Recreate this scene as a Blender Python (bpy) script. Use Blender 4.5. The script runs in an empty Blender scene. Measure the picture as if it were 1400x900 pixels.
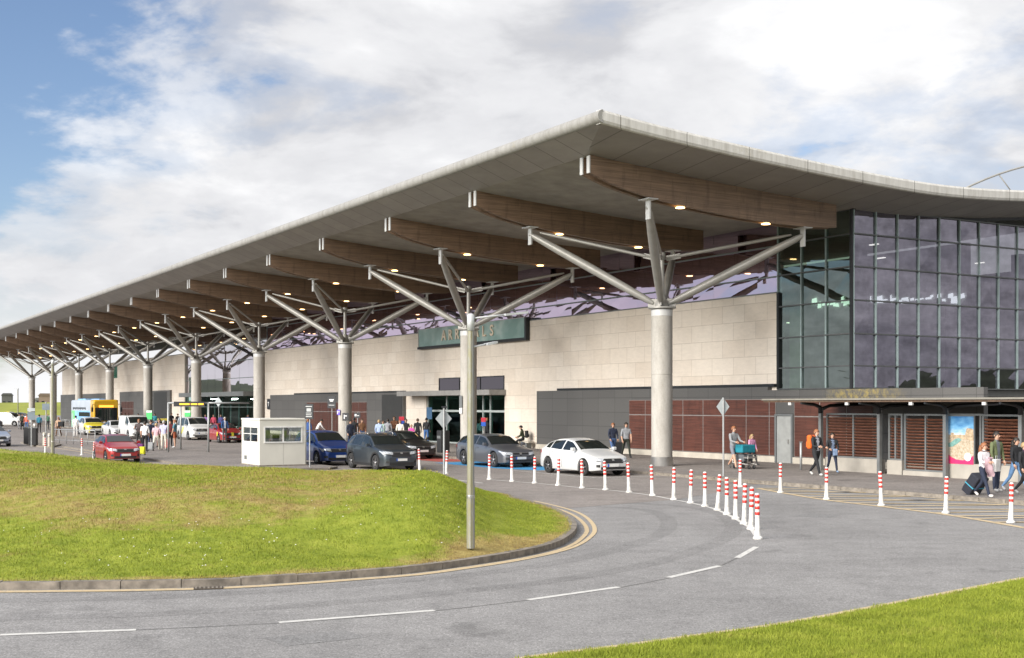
import bpy, bmesh, math, random
import numpy as np
from mathutils import Vector, Matrix, geometry
random.seed(7)
rng = np.random.default_rng(7)
sc = bpy.context.scene
COL = sc.collection
F, CX, HY, CH = 1703.0, 700.0, 554.0, 2.8      # calibrated focal length (px), principal column, horizon row, eye height
TH = math.atan2(-.8634, .5045)                  # direction of the facade
C0 = (6.62, 55.0)                               # foot of the first tree column

def spot(px, py, z=0.0):
    """surveyed ground point: sight line of the calibrated photo met with height z"""
    Y = F * (CH - z) / (py - HY)
    return ((px - CX) / F * Y, Y, z)

def site(x, v, h=0.0):
    """building grid to world: x along the facade, v into the building"""
    return (C0[0] + x * .5045 + v * .8634, C0[1] - x * .8634 + v * .5045, h)

def S(r, g, b, k=1.0):
    f = lambda c: ((c / 255 + .055) / 1.055) ** 2.4 if c > 10 else c / 255 / 12.92
    return (f(r) * k, f(g) * k, f(b) * k)

# ------------------------------------------------------------------ objects
def setp(o, label=None, cat=None, group=None, kind=None):
    if label: o['label'] = label
    if cat: o['category'] = cat
    if group: o['group'] = group
    if kind: o['kind'] = kind
    return o

def thing(name, label, cat, loc=(0, 0, 0), rz=0.0, group=None):
    o = bpy.data.objects.new(name, None)
    COL.objects.link(o)
    o.location = loc
    o.rotation_euler = (0, 0, rz)
    o.empty_display_size = .2
    return setp(o, label, cat, group)

def copy_tree(o, parent=None):
    c = o.copy()
    COL.objects.link(c)
    if parent is not None:
        c.parent = parent
    for ch in list(o.children):
        copy_tree(ch, c)
    return c

class MB:
    def __init__(s):
        s.v, s.f, s.m, s.s = [], [], [], []
    def add(s, vs, fs, mi=0, sm=False):
        b = len(s.v)
        s.v.extend([tuple(p) for p in vs])
        for f in fs:
            s.f.append([b + i for i in f]); s.m.append(mi); s.s.append(sm)
        return b
    def box(s, x0, x1, y0, y1, z0, z1, mi=0, bev=0.0):
        if x0 > x1: x0, x1 = x1, x0
        if y0 > y1: y0, y1 = y1, y0
        if z0 > z1: z0, z1 = z1, z0
        if bev <= 0:
            s.add([(x0,y0,z0),(x1,y0,z0),(x1,y1,z0),(x0,y1,z0),(x0,y0,z1),(x1,y0,z1),(x1,y1,z1),(x0,y1,z1)],
                  [(3,2,1,0),(4,5,6,7),(0,1,5,4),(1,2,6,5),(2,3,7,6),(3,0,4,7)], mi)
        else:
            bm = bmesh.new()
            bmesh.ops.create_cube(bm, size=1)
            for v in bm.verts:
                v.co = ((x0+x1)/2 + v.co.x*(x1-x0), (y0+y1)/2 + v.co.y*(y1-y0), (z0+z1)/2 + v.co.z*(z1-z0))
            bmesh.ops.bevel(bm, geom=bm.edges[:], offset=bev, segments=2, affect='EDGES', profile=.5)
            bm.verts.index_update()
            s.add([v.co[:] for v in bm.verts], [[v.index for v in f.verts] for f in bm.faces], mi)
            bm.free()
        return s
    def obox(s, c, ax, ay, az, hx, hy, hz, mi=0):
        c, ax, ay, az = Vector(c), Vector(ax), Vector(ay), Vector(az)
        vs = [c + ax*(i*hx) + ay*(j*hy) + az*(k*hz) for k in (-1,1) for (i,j) in ((-1,-1),(1,-1),(1,1),(-1,1))]
        s.add(vs, [(3,2,1,0),(4,5,6,7),(0,1,5,4),(1,2,6,5),(2,3,7,6),(3,0,4,7)], mi)
        return s
    def tube(s, p0, p1, r0, r1=None, n=10, mi=0, caps=True, sy=1.0):
        return s.path([p0, p1], [r0, r0 if r1 is None else r1], n, mi, caps)
    def path(s, pts, rs, n=8, mi=0, caps=True, sm=True):
        pts = [Vector(p) for p in pts]
        if not hasattr(rs, '__len__'): rs = [rs] * len(pts)
        rings = []
        up = Vector((0, 0, 1))
        prev = None
        for i, p in enumerate(pts):
            d = (pts[min(i+1, len(pts)-1)] - pts[max(i-1, 0)])
            d = d.normalized() if d.length > 1e-9 else Vector((0, 0, 1))
            if prev is None:
                a = d.cross(up if abs(d.z) < .95 else Vector((1, 0, 0))).normalized()
            else:
                a = (prev - d * prev.dot(d)).normalized()
            prev = a
            b = d.cross(a)
            rings.append([p + (a * math.cos(t) + b * math.sin(t)) * rs[i] for t in [2*math.pi*k/n for k in range(n)]])
        vs = [q for r in rings for q in r]
        fs = []
        for i in range(len(pts) - 1):
            for k in range(n):
                fs.append((i*n+k, i*n+(k+1) % n, (i+1)*n+(k+1) % n, (i+1)*n+k))
        s.add(vs, fs, mi, sm)
        if caps:
            b = len(s.v) - len(vs)
            s.f.append([b + k for k in range(n)][::-1]); s.m.append(mi); s.s.append(False)
            s.f.append([b + (len(pts)-1)*n + k for k in range(n)]); s.m.append(mi); s.s.append(False)
        return s
    def lathe(s, prof, n=20, c=(0, 0, 0), mi=0, axis='z', sm=True, caps=True):
        vs, fs = [], []
        for (r, z) in prof:
            for k in range(n):
                t = 2*math.pi*k/n
                a, b = r*math.cos(t), r*math.sin(t)
                p = (a, b, z) if axis == 'z' else ((a, z, b) if axis == 'y' else (z, a, b))
                vs.append((c[0]+p[0], c[1]+p[1], c[2]+p[2]))
        for i in range(len(prof)-1):
            for k in range(n):
                q = (i*n+k, i*n+(k+1) % n, (i+1)*n+(k+1) % n, (i+1)*n+k)
                fs.append(q if axis != 'y' else q[::-1])
        b0 = s.add(vs, fs, mi, sm)
        if caps:
            for ring, rev in ((0, True), (len(prof)-1, False)):
                f = [b0 + ring*n + k for k in range(n)]
                s.f.append(f[::-1] if rev != (axis == 'y') else f); s.m.append(mi); s.s.append(False)
        return s
    def prism(s, poly, z0, z1, mi=0, M=None):
        """polygon in the xy plane extruded z0..z1, mapped by matrix M"""
        n = len(poly)
        vs = [Vector((p[0], p[1], z0)) for p in poly] + [Vector((p[0], p[1], z1)) for p in poly]
        if M is not None: vs = [M @ v for v in vs]
        s.add(vs, [list(range(n))[::-1], list(range(n, 2*n))] + [(i, (i+1) % n, n+(i+1) % n, n+i) for i in range(n)], mi)
        return s
    def grid(s, P, mi=0, sm=True, flip=False):
        """P[i][j] points"""
        a, b = len(P), len(P[0])
        fs = []
        for i in range(a-1):
            for j in range(b-1):
                q = (i*b+j, i*b+j+1, (i+1)*b+j+1, (i+1)*b+j)
                fs.append(q[::-1] if flip else q)
        return s.add([p for r in P for p in r], fs, mi, sm)
    def build(s, name, mats, parent=None, loc=None, recalc=False, sharp=None):
        me = bpy.data.meshes.new(name)
        me.from_pydata(s.v, [], s.f)
        if not isinstance(mats, (list, tuple)): mats = [mats]
        for m in mats: me.materials.append(m)
        me.polygons.foreach_set('material_index', s.m)
        me.polygons.foreach_set('use_smooth', s.s)
        if recalc:
            bm = bmesh.new(); bm.from_mesh(me)
            bmesh.ops.recalc_face_normals(bm, faces=bm.faces)
            bm.to_mesh(me); bm.free()
        me.update()
        if sharp: me.set_sharp_from_angle(angle=math.radians(sharp))
        o = bpy.data.objects.new(name, me)
        COL.objects.link(o)
        if parent is not None: o.parent = parent
        if loc is not None: o.location = loc
        return o

def struct(name, mb, m, **k):
    return setp(mb.build(name, m, **k), kind='structure')

# ------------------------------------------------------------------ materials
class NT:
    def __init__(s, name):
        s.m = bpy.data.materials.new(name); s.m.use_nodes = True
        s.t = s.m.node_tree; s.n = s.t.nodes; s.l = s.t.links
        s.b = s.n['Principled BSDF']; s.out = s.n['Material Output']
    def new(s, t, **k):
        n = s.n.new(t)
        for a, b in k.items(): setattr(n, a, b)
        return n
    def coord(s, kind='Object', scale=(1, 1, 1), rot=(0, 0, 0)):
        tc = s.new('ShaderNodeTexCoord'); mp = s.new('ShaderNodeMapping')
        mp.inputs['Scale'].default_value = scale; mp.inputs['Rotation'].default_value = rot
        s.l.new(tc.outputs[kind], mp.inputs['Vector'])
        return mp.outputs['Vector']
    def noise(s, vec, scale, detail=4, rough=.55):
        n = s.new('ShaderNodeTexNoise')
        n.inputs['Scale'].default_value = scale; n.inputs['Detail'].default_value = detail
        n.inputs['Roughness'].default_value = rough
        if vec is not None: s.l.new(vec, n.inputs['Vector'])
        return n.outputs['Fac']
    def ramp(s, fac, stops):
        r = s.new('ShaderNodeValToRGB'); e = r.color_ramp.elements
        while len(e) < len(stops): e.new(.5)
        for i, (p, c) in enumerate(stops):
            e[i].position = p; e[i].color = (c[0], c[1], c[2], 1) if hasattr(c, '__len__') else (c, c, c, 1)
        s.l.new(fac, r.inputs['Fac']); return r.outputs['Color']
    def mix(s, fac, a, b, mode='MIX'):
        x = s.new('ShaderNodeMix', data_type='RGBA', blend_type=mode)
        for inp, val in ((x.inputs[0], fac), (x.inputs[6], a), (x.inputs[7], b)):
            if hasattr(val, 'links'): s.l.new(val, inp)
            elif hasattr(val, '__len__'): inp.default_value = (val[0], val[1], val[2], 1)
            else: inp.default_value = val
        return x.outputs[2]
    def math(s, op, a, b=0.0, c=None, clamp=False):
        x = s.new('ShaderNodeMath', operation=op); x.use_clamp = clamp
        for i, val in enumerate((a, b, c)):
            if val is None: continue
            if hasattr(val, 'links'): s.l.new(val, x.inputs[i])
            else: x.inputs[i].default_value = val
        return x.outputs[0]
    def color(s, c):
        if hasattr(c, 'links'): s.l.new(c, s.b.inputs['Base Color'])
        else: s.b.inputs['Base Color'].default_value = (c[0], c[1], c[2], 1)
    def set(s, **k):
        for a, v in k.items():
            inp = s.b.inputs[a.replace('_', ' ')]
            if hasattr(v, 'links'): s.l.new(v, inp)
            else: inp.default_value = v
        return s
    def bump(s, h, strength=.3, dist=.02):
        b = s.new('ShaderNodeBump'); b.inputs['Strength'].default_value = strength; b.inputs['Distance'].default_value = dist
        s.l.new(h, b.inputs['Height']); s.l.new(b.outputs['Normal'], s.b.inputs['Normal'])

def mat(name, c, rough=.6, metal=0.0, var=.12, scale=3.0, bump=0.0, coat=0.0, spec=.5, fine=None):
    t = NT(name)
    v = t.coord()
    f = t.noise(v, scale, 5)
    lo = tuple(x*(1-var) for x in c); hi = tuple(min(1, x*(1+var)) for x in c)
    col = t.ramp(f, [(.3, lo), (.7, hi)])
    t.color(col)
    t.set(Roughness=rough, Metallic=metal, Coat_Weight=coat, Specular_IOR_Level=spec)
    if bump: t.bump(t.noise(v, fine or scale*8, 3), bump, .01)
    return t.m

def emit(name, c, st):
    t = NT(name); t.color(c)
    t.b.inputs['Emission Color'].default_value = (*c, 1); t.b.inputs['Emission Strength'].default_value = st
    return t.m

def glass_refl(name, refl, body, fac, see=(.1, .12, .11), wob=.0, fk=.5, mott=0.0):
    """coated glazing: a tinted mirror reflection over a dim view through"""
    t = NT(name)
    g = t.new('ShaderNodeBsdfGlossy'); g.inputs['Roughness'].default_value = .012
    g.inputs['Color'].default_value = (*refl, 1)
    tr = t.new('ShaderNodeBsdfTransparent'); tr.inputs['Color'].default_value = (*see, 1)
    mx = t.new('ShaderNodeMixShader')
    v = t.coord()
    lw = t.new('ShaderNodeLayerWeight'); lw.inputs['Blend'].default_value = .35
    fa = t.math('MULTIPLY_ADD', lw.outputs['Fresnel'], fk, fac, clamp=True)
    t.l.new(fa, mx.inputs['Fac'])
    t.l.new(tr.outputs[0], mx.inputs[1]); t.l.new(g.outputs[0], mx.inputs[2])
    t.l.new(mx.outputs[0], t.out.inputs['Surface'])
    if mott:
        # tint noise imitates streaky cloud reflections, along with smudges on the panes
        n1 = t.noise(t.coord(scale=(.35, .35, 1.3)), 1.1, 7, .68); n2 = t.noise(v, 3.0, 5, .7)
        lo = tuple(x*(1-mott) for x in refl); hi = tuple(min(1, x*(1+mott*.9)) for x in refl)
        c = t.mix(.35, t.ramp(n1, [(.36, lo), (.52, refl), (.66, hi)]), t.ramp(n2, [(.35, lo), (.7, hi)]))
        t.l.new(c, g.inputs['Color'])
    if wob:
        b = t.new('ShaderNodeBump'); b.inputs['Strength'].default_value = wob; b.inputs['Distance'].default_value = .05
        t.l.new(t.noise(v, .8, 2), b.inputs['Height']); t.l.new(b.outputs['Normal'], g.inputs['Normal'])
    return t.m

# ------------------------------------------------------------------ camera, sky, sun
cam = bpy.data.cameras.new('camera'); co = bpy.data.objects.new('camera', cam); COL.objects.link(co)
co.location = (0, 0, CH); co.rotation_euler = (math.radians(90), 0, 0)
cam.sensor_width = 36; cam.lens = 36 * F / 1400; cam.shift_y = (HY - 450) / 1400
cam.clip_start = .1; cam.clip_end = 6000
sc.camera = co

ELEV, AZ = math.radians(29), math.atan2(-.74, -.67)
w = bpy.data.worlds.new('World'); sc.world = w; w.use_nodes = True
nt = w.node_tree; nn = nt.nodes; ll = nt.links
bg = nn['Background']; bg.inputs['Strength'].default_value = .1
sky = nn.new('ShaderNodeTexSky'); sky.sky_type = 'NISHITA'; sky.sun_disc = False
sky.sun_elevation = ELEV; sky.sun_rotation = AZ % (2*math.pi); sky.altitude = 50
def wmath(op, a, b=0.0, c=None, clamp=False):
    x = nn.new('ShaderNodeMath'); x.operation = op; x.use_clamp = clamp
    for i, val in enumerate((a, b, c)):
        if val is None: continue
        if hasattr(val, 'links'): ll.new(val, x.inputs[i])
        else: x.inputs[i].default_value = val
    return x.outputs[0]
def wnoise(vec, scale, detail, rough=.55, dist=0.0):
    n = nn.new('ShaderNodeTexNoise'); n.inputs['Scale'].default_value = scale; n.inputs['Detail'].default_value = detail
    n.inputs['Roughness'].default_value = rough; n.inputs['Distortion'].default_value = dist
    ll.new(vec, n.inputs['Vector']); return n.outputs['Fac']
def wramp(fac, stops, interp='EASE'):
    r = nn.new('ShaderNodeValToRGB'); e = r.color_ramp.elements; r.color_ramp.interpolation = interp
    while len(e) < len(stops): e.new(.5)
    for i, (p, c) in enumerate(stops):
        e[i].position = p; e[i].color = (c, c, c, 1) if not hasattr(c, '__len__') else (*c, 1)
    ll.new(fac, r.inputs['Fac']); return r.outputs['Color']
tc = nn.new('ShaderNodeTexCoord')
sx = nn.new('ShaderNodeSeparateXYZ'); ll.new(tc.outputs['Generated'], sx.inputs[0])
zc = wmath('MAXIMUM', sx.outputs['Z'], 0.0)
den = wmath('ADD', zc, .32)
cb = nn.new('ShaderNodeCombineXYZ')
ll.new(wmath('DIVIDE', sx.outputs['X'], den), cb.inputs[0]); ll.new(wmath('DIVIDE', sx.outputs['Y'], den), cb.inputs[1])
ll.new(wmath('MULTIPLY', zc, 1.6), cb.inputs[2])
mp = nn.new('ShaderNodeMapping'); mp.inputs['Location'].default_value = (2.3, 7.7, .4); ll.new(cb.outputs[0], mp.inputs['Vector'])
big = wnoise(mp.outputs[0], 1.25, 9, .57, .25)
puff = wnoise(mp.outputs[0], 3.4, 7, .55, .3)
# how far the cloud cover has broken open: more to the west (the camera's left), closed low down
west = wmath('MULTIPLY_ADD', sx.outputs['X'], -1.15, -.245)
west = wmath('MAXIMUM', wmath('MINIMUM', west, .20), -.055)
low = wmath('MULTIPLY', wmath('SUBTRACT', .17, zc, clamp=True), 1.3)
fine = wnoise(mp.outputs[0], 9.5, 6, .6, .2)
base_ = wmath('MULTIPLY_ADD', fine, .16, wmath('MULTIPLY_ADD', puff, .34, wmath('MULTIPLY', big, .66)))
dens = wmath('ADD', wmath('SUBTRACT', base_, west), low)
mask = wramp(dens, [(.44, 0), (.52, .72), (.60, 1)])
shade = wramp(puff, [(.35, .26), (.51, .70), (.66, 1.0)])
shade2 = wramp(big, [(.35, 1.0), (.62, .76)])
bright = wmath('MULTIPLY', wmath('MULTIPLY', shade, shade2), wramp(fine, [(.3, .86), (.7, 1.06)]))
bright = wmath('MAXIMUM', bright, wmath('MULTIPLY', wmath('MULTIPLY', low, 4.2, clamp=True), wmath('MULTIPLY_ADD', sx.outputs['X'], -1.6, .55, clamp=True)))
# low eastern cloud banks out of view, added to streak the glass reflections
cb2 = nn.new('ShaderNodeCombineXYZ'); ll.new(wmath('MULTIPLY', sx.outputs['X'], 3.0), cb2.inputs[0]); ll.new(wmath('MULTIPLY', sx.outputs['Y'], 3.0), cb2.inputs[1]); ll.new(wmath('MULTIPLY', sx.outputs['Z'], 15.0), cb2.inputs[2])
bank = wramp(wnoise(cb2.outputs[0], 1.6, 6, .6, .4), [(.34, .25), (.5, .8), (.62, 1.15)])
east = wmath('MULTIPLY', wmath('MULTIPLY_ADD', sx.outputs['X'], 4.0, -1.6, clamp=True), wmath('MULTIPLY_ADD', zc, -5.0, 1.5, clamp=True))
bmx = nn.new('ShaderNodeMix'); bmx.data_type = 'FLOAT'; ll.new(east, bmx.inputs[0]); bmx.inputs[2].default_value = 1.0; ll.new(bank, bmx.inputs[3])
bright = wmath('MULTIPLY', bright, bmx.outputs[0])
cc = nn.new('ShaderNodeMix'); cc.data_type = 'RGBA'
ll.new(bright, cc.inputs[0]); cc.inputs[6].default_value = (3.3, 3.35, 3.6, 1); cc.inputs[7].default_value = (6.6, 6.6, 6.65, 1)
mx = nn.new('ShaderNodeMix'); mx.data_type = 'RGBA'
ll.new(mask, mx.inputs[0]); ll.new(cc.outputs[2], mx.inputs[7])
sk = nn.new('ShaderNodeMix'); sk.data_type = 'RGBA'; sk.blend_type = 'MULTIPLY'; sk.inputs[0].default_value = 1
ll.new(sky.outputs[0], sk.inputs[6]); sk.inputs[7].default_value = (.80, .83, .93, 1)
ll.new(sk.outputs[2], mx.inputs[6]); ll.new(mx.outputs[2], bg.inputs['Color'])

sd = bpy.data.lights.new('sun', 'SUN'); sd.energy = 4.2; sd.angle = math.radians(46); sd.color = (1, .95, .87)
so = bpy.data.objects.new('sun', sd); COL.objects.link(so)
dirv = Vector((-math.sin(AZ)*math.cos(ELEV), -math.cos(AZ)*math.cos(ELEV), -math.sin(ELEV)))
so.rotation_euler = dirv.to_track_quat('-Z', 'Y').to_euler(); so.location = (-30, -30, 40)
sc.view_settings.view_transform = 'Standard'; sc.view_settings.look = 'None'; sc.view_settings.gamma = 1
sc.view_settings.exposure = .70
sc.render.engine = 'CYCLES'
sc.cycles.use_denoising = True
sc.cycles.max_bounces = 7; sc.cycles.transparent_max_bounces = 12
sc.cycles.caustics_reflective = False; sc.cycles.caustics_refractive = False
sc.cycles.sample_clamp_indirect = 6
# ================================================================== GROUND
def catmull(pts, step):
    pts = [np.array(p[:2], float) for p in pts]
    out = []
    for i in range(len(pts)-1):
        p0, p1, p2, p3 = pts[max(i-1, 0)], pts[i], pts[i+1], pts[min(i+2, len(pts)-1)]
        n = max(1, int(np.linalg.norm(p2-p1)/step))
        for k in range(n):
            t = k/n
            out.append(.5*((2*p1)+(p2-p0)*t+(2*p0-5*p1+4*p2-p3)*t*t+(3*p1-p0-3*p2+p3)*t**3))
    out.append(pts[-1])
    return np.array(out)

def normals(P):
    d = np.gradient(P, axis=0); d /= np.linalg.norm(d, axis=1)[:, None] + 1e-9
    return np.stack([-d[:, 1], d[:, 0]], 1)

def strip(mb, P, w0, w1, z, mi=0):
    """flat ribbon along polyline P between two side offsets"""
    N = normals(P)
    A, B = P + N*w0, P + N*w1
    mb.grid([[(a[0], a[1], z), (b[0], b[1], z)] for a, b in zip(A, B)], mi, False, flip=(w1 > w0))

def sheet(name, poly, z, m, kind='structure'):
    mb = MB(); vs = [(p[0], p[1], z) for p in poly]
    area = sum(vs[i][0]*vs[(i+1) % len(vs)][1]-vs[(i+1) % len(vs)][0]*vs[i][1] for i in range(len(vs)))
    if area < 0: vs = vs[::-1]
    tris = geometry.tessellate_polygon([[Vector(v) for v in vs]])
    fs = []
    for t in tris:
        a, b, c = [vs[i] for i in t]
        cr = (b[0]-a[0])*(c[1]-a[1])-(b[1]-a[1])*(c[0]-a[0])
        fs.append(t if cr > 0 else (t[0], t[2], t[1]))
    mb.add(vs, fs)
    o = mb.build(name, m); o['kind'] = kind
    return o

def slab(name, poly, z0, z1, m):
    vs = [(p[0], p[1]) for p in poly]
    area = sum(vs[i][0]*vs[(i+1) % len(vs)][1]-vs[(i+1) % len(vs)][0]*vs[i][1] for i in range(len(vs)))
    if area < 0: vs = vs[::-1]
    mb = MB(); mb.prism(vs, z0, z1)
    return struct(name, mb, m)

def asphalt(name, base, warm=(1, 1, 1), streak=True):
    t = NT(name)
    v = t.coord()
    b = tuple(base*x for x in warm)
    f1 = t.noise(v, .22, 5, .6); f2 = t.noise(v, 1.7, 6, .7); f3 = t.noise(v, 38, 3, .8)
    c = t.ramp(f1, [(.32, tuple(x*.86 for x in b)), (.68, tuple(x*1.12 for x in b))])
    c = t.mix(.55, c, t.ramp(f2, [(.3, .66), (.5, 1.0), (.72, 1.25)]), 'MULTIPLY')
    c = t.mix(.9, c, t.ramp(f3, [(.30, .42), (.5, 1.0), (.68, 1.75)]), 'MULTIPLY')
    c = t.mix(.8, c, t.ramp(t.noise(v, 13, 3, .7), [(.3, .72), (.5, 1.0), (.7, 1.3)]), 'MULTIPLY')
    # worn oil spots and hairline cracks
    vo = t.new('ShaderNodeTexVoronoi', feature='DISTANCE_TO_EDGE'); vo.inputs['Scale'].default_value = .13
    wv = t.new('ShaderNodeVectorMath', operation='ADD'); t.l.new(v, wv.inputs[0])
    nz = t.new('ShaderNodeTexNoise'); nz.inputs['Scale'].default_value = .8; nz.inputs['Detail'].default_value = 6
    t.l.new(v, nz.inputs['Vector']); t.l.new(nz.outputs['Color'], wv.inputs[1]); t.l.new(wv.outputs[0], vo.inputs['Vector'])
    crack = t.ramp(vo.outputs['Distance'], [(.0, .72), (.0025, 1.0)])
    gate = t.ramp(t.noise(v, .09, 3), [(.58, 0.0), (.66, 1.0)])
    c = t.mix(gate, c, t.mix(1.0, c, crack, 'MULTIPLY'))
    spots = t.ramp(t.noise(v, .55, 4, .5), [(.28, .60), (.36, 1.0)])
    c = t.mix(.7, c, spots, 'MULTIPLY')
    t.color(c); t.set(Roughness=.86, Specular_IOR_Level=.3)
    t.bump(f3, .35, .012)
    return t.m

M_ROAD = asphalt('worn_grey_asphalt', .235, (1.0, .975, .955))
M_FORE = asphalt('brown_grey_asphalt', .225, (1.0, .90, .83))
M_PATH = asphalt('footpath_surface', .21, (1.0, .90, .83))
M_KERB = mat('kerb_concrete', (.20, .175, .145), .85, var=.4, scale=6, bump=.4)
def paint(name, c, wear=.45):
    t = NT(name); v = t.coord()
    f = t.noise(v, 9, 6, .75)
    t.color(t.ramp(f, [(wear-.12, tuple(.22+.25*x for x in (c[0]*.5, c[1]*.5, c[2]*.5))), (wear+.08, c)]))
    t.set(Roughness=.75); return t.m
M_WHITE = paint('white_road_paint', (.58, .57, .54), .41)
M_YELL = paint('yellow_road_paint', (.55, .43, .26), .40)
M_BLUE = paint('blue_bay_paint', (.045, .25, .50), .30)
M_RED = paint('red_bay_paint', (.36, .075, .06), .32)

def grass_mat(name):
    t = NT(name); v = t.coord()
    a = t.new('ShaderNodeAttribute'); a.attribute_name = 'dry'
    f = t.noise(v, 2.2, 6, .7); g = t.noise(v, .35, 4, .6)
    green = t.ramp(f, [(.3, (.165, .215, .022)), (.55, (.27, .315, .040)), (.75, (.36, .385, .065))])
    dry = t.ramp(t.noise(v, 3.1, 6, .75), [(.25, (.19, .12, .055)), (.5, (.35, .27, .095)), (.72, (.48, .39, .15))])
    d = t.math('ADD', a.outputs['Fac'], t.math('MULTIPLY_ADD', t.noise(v, 1.0, 6, .75), 2.0, -1.0), clamp=True)
    t.color(t.mix(t.ramp(d, [(.28, 0.0), (.75, 1.0)]), green, dry))
    t.set(Roughness=.8, Specular_IOR_Level=.15)
    t.bump(t.noise(v, 22, 4, .7), .8, .06)
    return t.m
M_GRASS = grass_mat('grass_blades')
M_FIELD = mat('far_field_grass', (.10, .12, .035), .9, var=.3, scale=.05)

sheet('ground', [(-2500, -400), (2500, -400), (2500, 4500), (-2500, 4500)], -.012, M_FIELD)
sheet('road', [(-420, -300), (140, -300), (140, 60), (60, 420), (-260, 420), (-420, 250)], 0, M_ROAD)

# local helper: (u away along facade, v) -> world xy
def L(u, v): p = site(-u, v); return (p[0], p[1])

# forecourt of browner asphalt
fc = [spot(706, 689), spot(760, 696.5), spot(840, 690), spot(921, 683.5), spot(985, 673), spot(1042, 661)]
fc = [(p[0], p[1]) for p in fc] + [L(-10, -2.5), L(178, -2.5), L(178, -30), L(60, -30), L(22, -21), L(0, -19)]
sheet('forecourt', fc, .004, M_FORE)
# terminal footpath, raised with kerb
path = [L(-60, -3.35), L(176, -3.35), L(176, 9.5), L(-60, 9.5)]
slab('footpath', path, -.05, .118, M_PATH)
kb = MB()
for k in range(0, 252):
    x0 = 60 - k*.915
    c = [site(x0, -3.5), site(x0-.9, -3.5), site(x0-.9, -3.36), site(x0, -3.36)]
    kb.prism([(p[0], p[1]) for p in c][::-1], -.05, .112 + .006*random.random())
struct('kerb', kb, M_KERB)
# raised island that carries the kiosk and the taxi rank queue
isl = [L(6.4, -16.6), L(7.2, -17.4), L(42, -17.5), L(44, -16.6), L(44, -12.9), L(43, -12.5), L(7.2, -12.5), L(6.4, -13.2)]
slab('footpath_island', isl, -.05, .10, M_PATH)
P = np.array(isl + [isl[0]]); mb = MB()
for i in range(len(isl)):
    a, b = P[i], P[i+1]; Lg = np.linalg.norm(b-a); n = max(1, int(Lg/.9)); d = (b-a)/Lg; nrm = np.array([d[1], -d[0]])
    cen = P[:-1].mean(0)
    if np.dot((a+b)/2-cen, nrm) < 0: nrm = -nrm
    for k in range(n):
        p, q = a+d*(Lg*k/n+.005), a+d*(Lg*(k+1)/n-.005)
        poly = [tuple(p), tuple(q), tuple(q+nrm*.13), tuple(p+nrm*.13)]
        if np.cross(q-p, nrm) < 0: poly = poly[::-1]
        mb.prism(poly, -.05, .095)
struct('island_kerb', mb, M_KERB)
# second small island by the ticket machines
isl2 = [spot(28, 606), spot(42, 610.5), spot(70, 613), spot(84, 609), spot(70, 604.5), spot(40, 603)]
slab('small_traffic_island', isl2, -.05, .10, M_KERB)

# ---------------------------------------------------------------- mound
front = [(-160, 806), (0, 807), (100, 806), (188, 805), (304, 802), (408, 796), (476, 791), (560, 784.5), (617, 777), (678, 768), (721, 760),
         (753, 752), (774, 743), (787, 731), (788.6, 723.6), (783, 715), (771, 706), (753, 698), (728, 691), (706, 686)]
fr = [spot(*p)[:2] for p in front]
back = [L(-11.2, -14.5), L(-7, -14.9), L(-2, -16.4), L(5, -19.3), L(18, -22.2), L(34, -22.8), L(40, -26), L(40, -34), L(30, -50)]
ring = catmull(fr + back, .45)
if True:
    ring = np.vstack([ring, catmull([back[-1], fr[0]], 1.5)[1:-1]])
inner = ring.copy()
Nn = normals(ring)
ce = ring.mean(0)
if np.dot(Nn[5], ce-ring[5]) < 0: Nn = -Nn       # inward normal
IN = ring + Nn*.16
def seg_dist(Q, R):
    """distance of points Q to closed polyline R"""
    best = np.full(len(Q), 1e9)
    A = R; B = np.roll(R, -1, 0)
    for a, b in zip(A, B):
        d = b-a; L2 = max(1e-9, d@d)
        t = np.clip(((Q-a)@d)/L2, 0, 1)
        best = np.minimum(best, np.linalg.norm(Q-(a+t[:, None]*d), axis=1))
    return best
def inside(Q, R):
    c = np.zeros(len(Q), bool); A = R; B = np.roll(R, -1, 0)
    for a, b in zip(A, B):
        k = ((a[1] > Q[:, 1]) != (b[1] > Q[:, 1]))
        with np.errstate(divide='ignore', invalid='ignore'):
            xx = (b[0]-a[0])*(Q[:, 1]-a[1])/(b[1]-a[1])+a[0]
        c ^= k & (Q[:, 0] < xx)
    return c
def ss(x): x = np.clip(x, 0, 1); return x*x*(3-2*x)
CREST = [(-400, 0.9), (0, 0.848), (60, 0.797), (100, 0.73), (160, 0.629), (200, 0.57), (260, 0.592), (330, 0.644), (400, 0.785), (480, 0.908), (530, 1.028), (570, 1.127), (600, 1.205), (625, 1.18), (650, .92), (680, .55), (720, .3), (770, .1)]
def bumps(Q):
    x, y = Q[:, 0], Q[:, 1]
    return (np.sin(x*1.1+.6*y)*np.sin(y*.9-.4*x)*.025 + np.sin(x*2.7+1.3)*np.sin(y*2.2+.5*x)*.014)
def mound_z(Q, d=None):
    if d is None: d = seg_dist(Q, ring)
    az = Q[:, 0]/np.maximum(Q[:, 1], 5)*F+CX
    A = np.interp(az, [c[0] for c in CREST], [c[1] for c in CREST])
    q = np.clip((d-np.interp(az, [420, 580], [2.6, .2]))/np.interp(az, [420, 580], [5.6, 5.2]), 0, 1); wl = np.interp(az, [420, 560], [0, 1])
    return .115 + .26*ss(d/4.2) + A*(ss(q)*(1-wl)+q*wl) + bumps(Q)*ss(d/1.5)
def dryness(Q, d, z):
    slope = ss((d-3.2)/1.8)*(1-ss((d-8.0)/2.5)*.75)
    edge = 1-ss((d-.15)/.55)
    nose = ss((Q[:, 0]+1.9)/1.6)*(1-ss((d-.5)/1.3))*ss((26.5-Q[:, 1])/3)
    return np.clip(.08+.50*slope+.5*edge+.95*nose, 0, 1.2)
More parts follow.
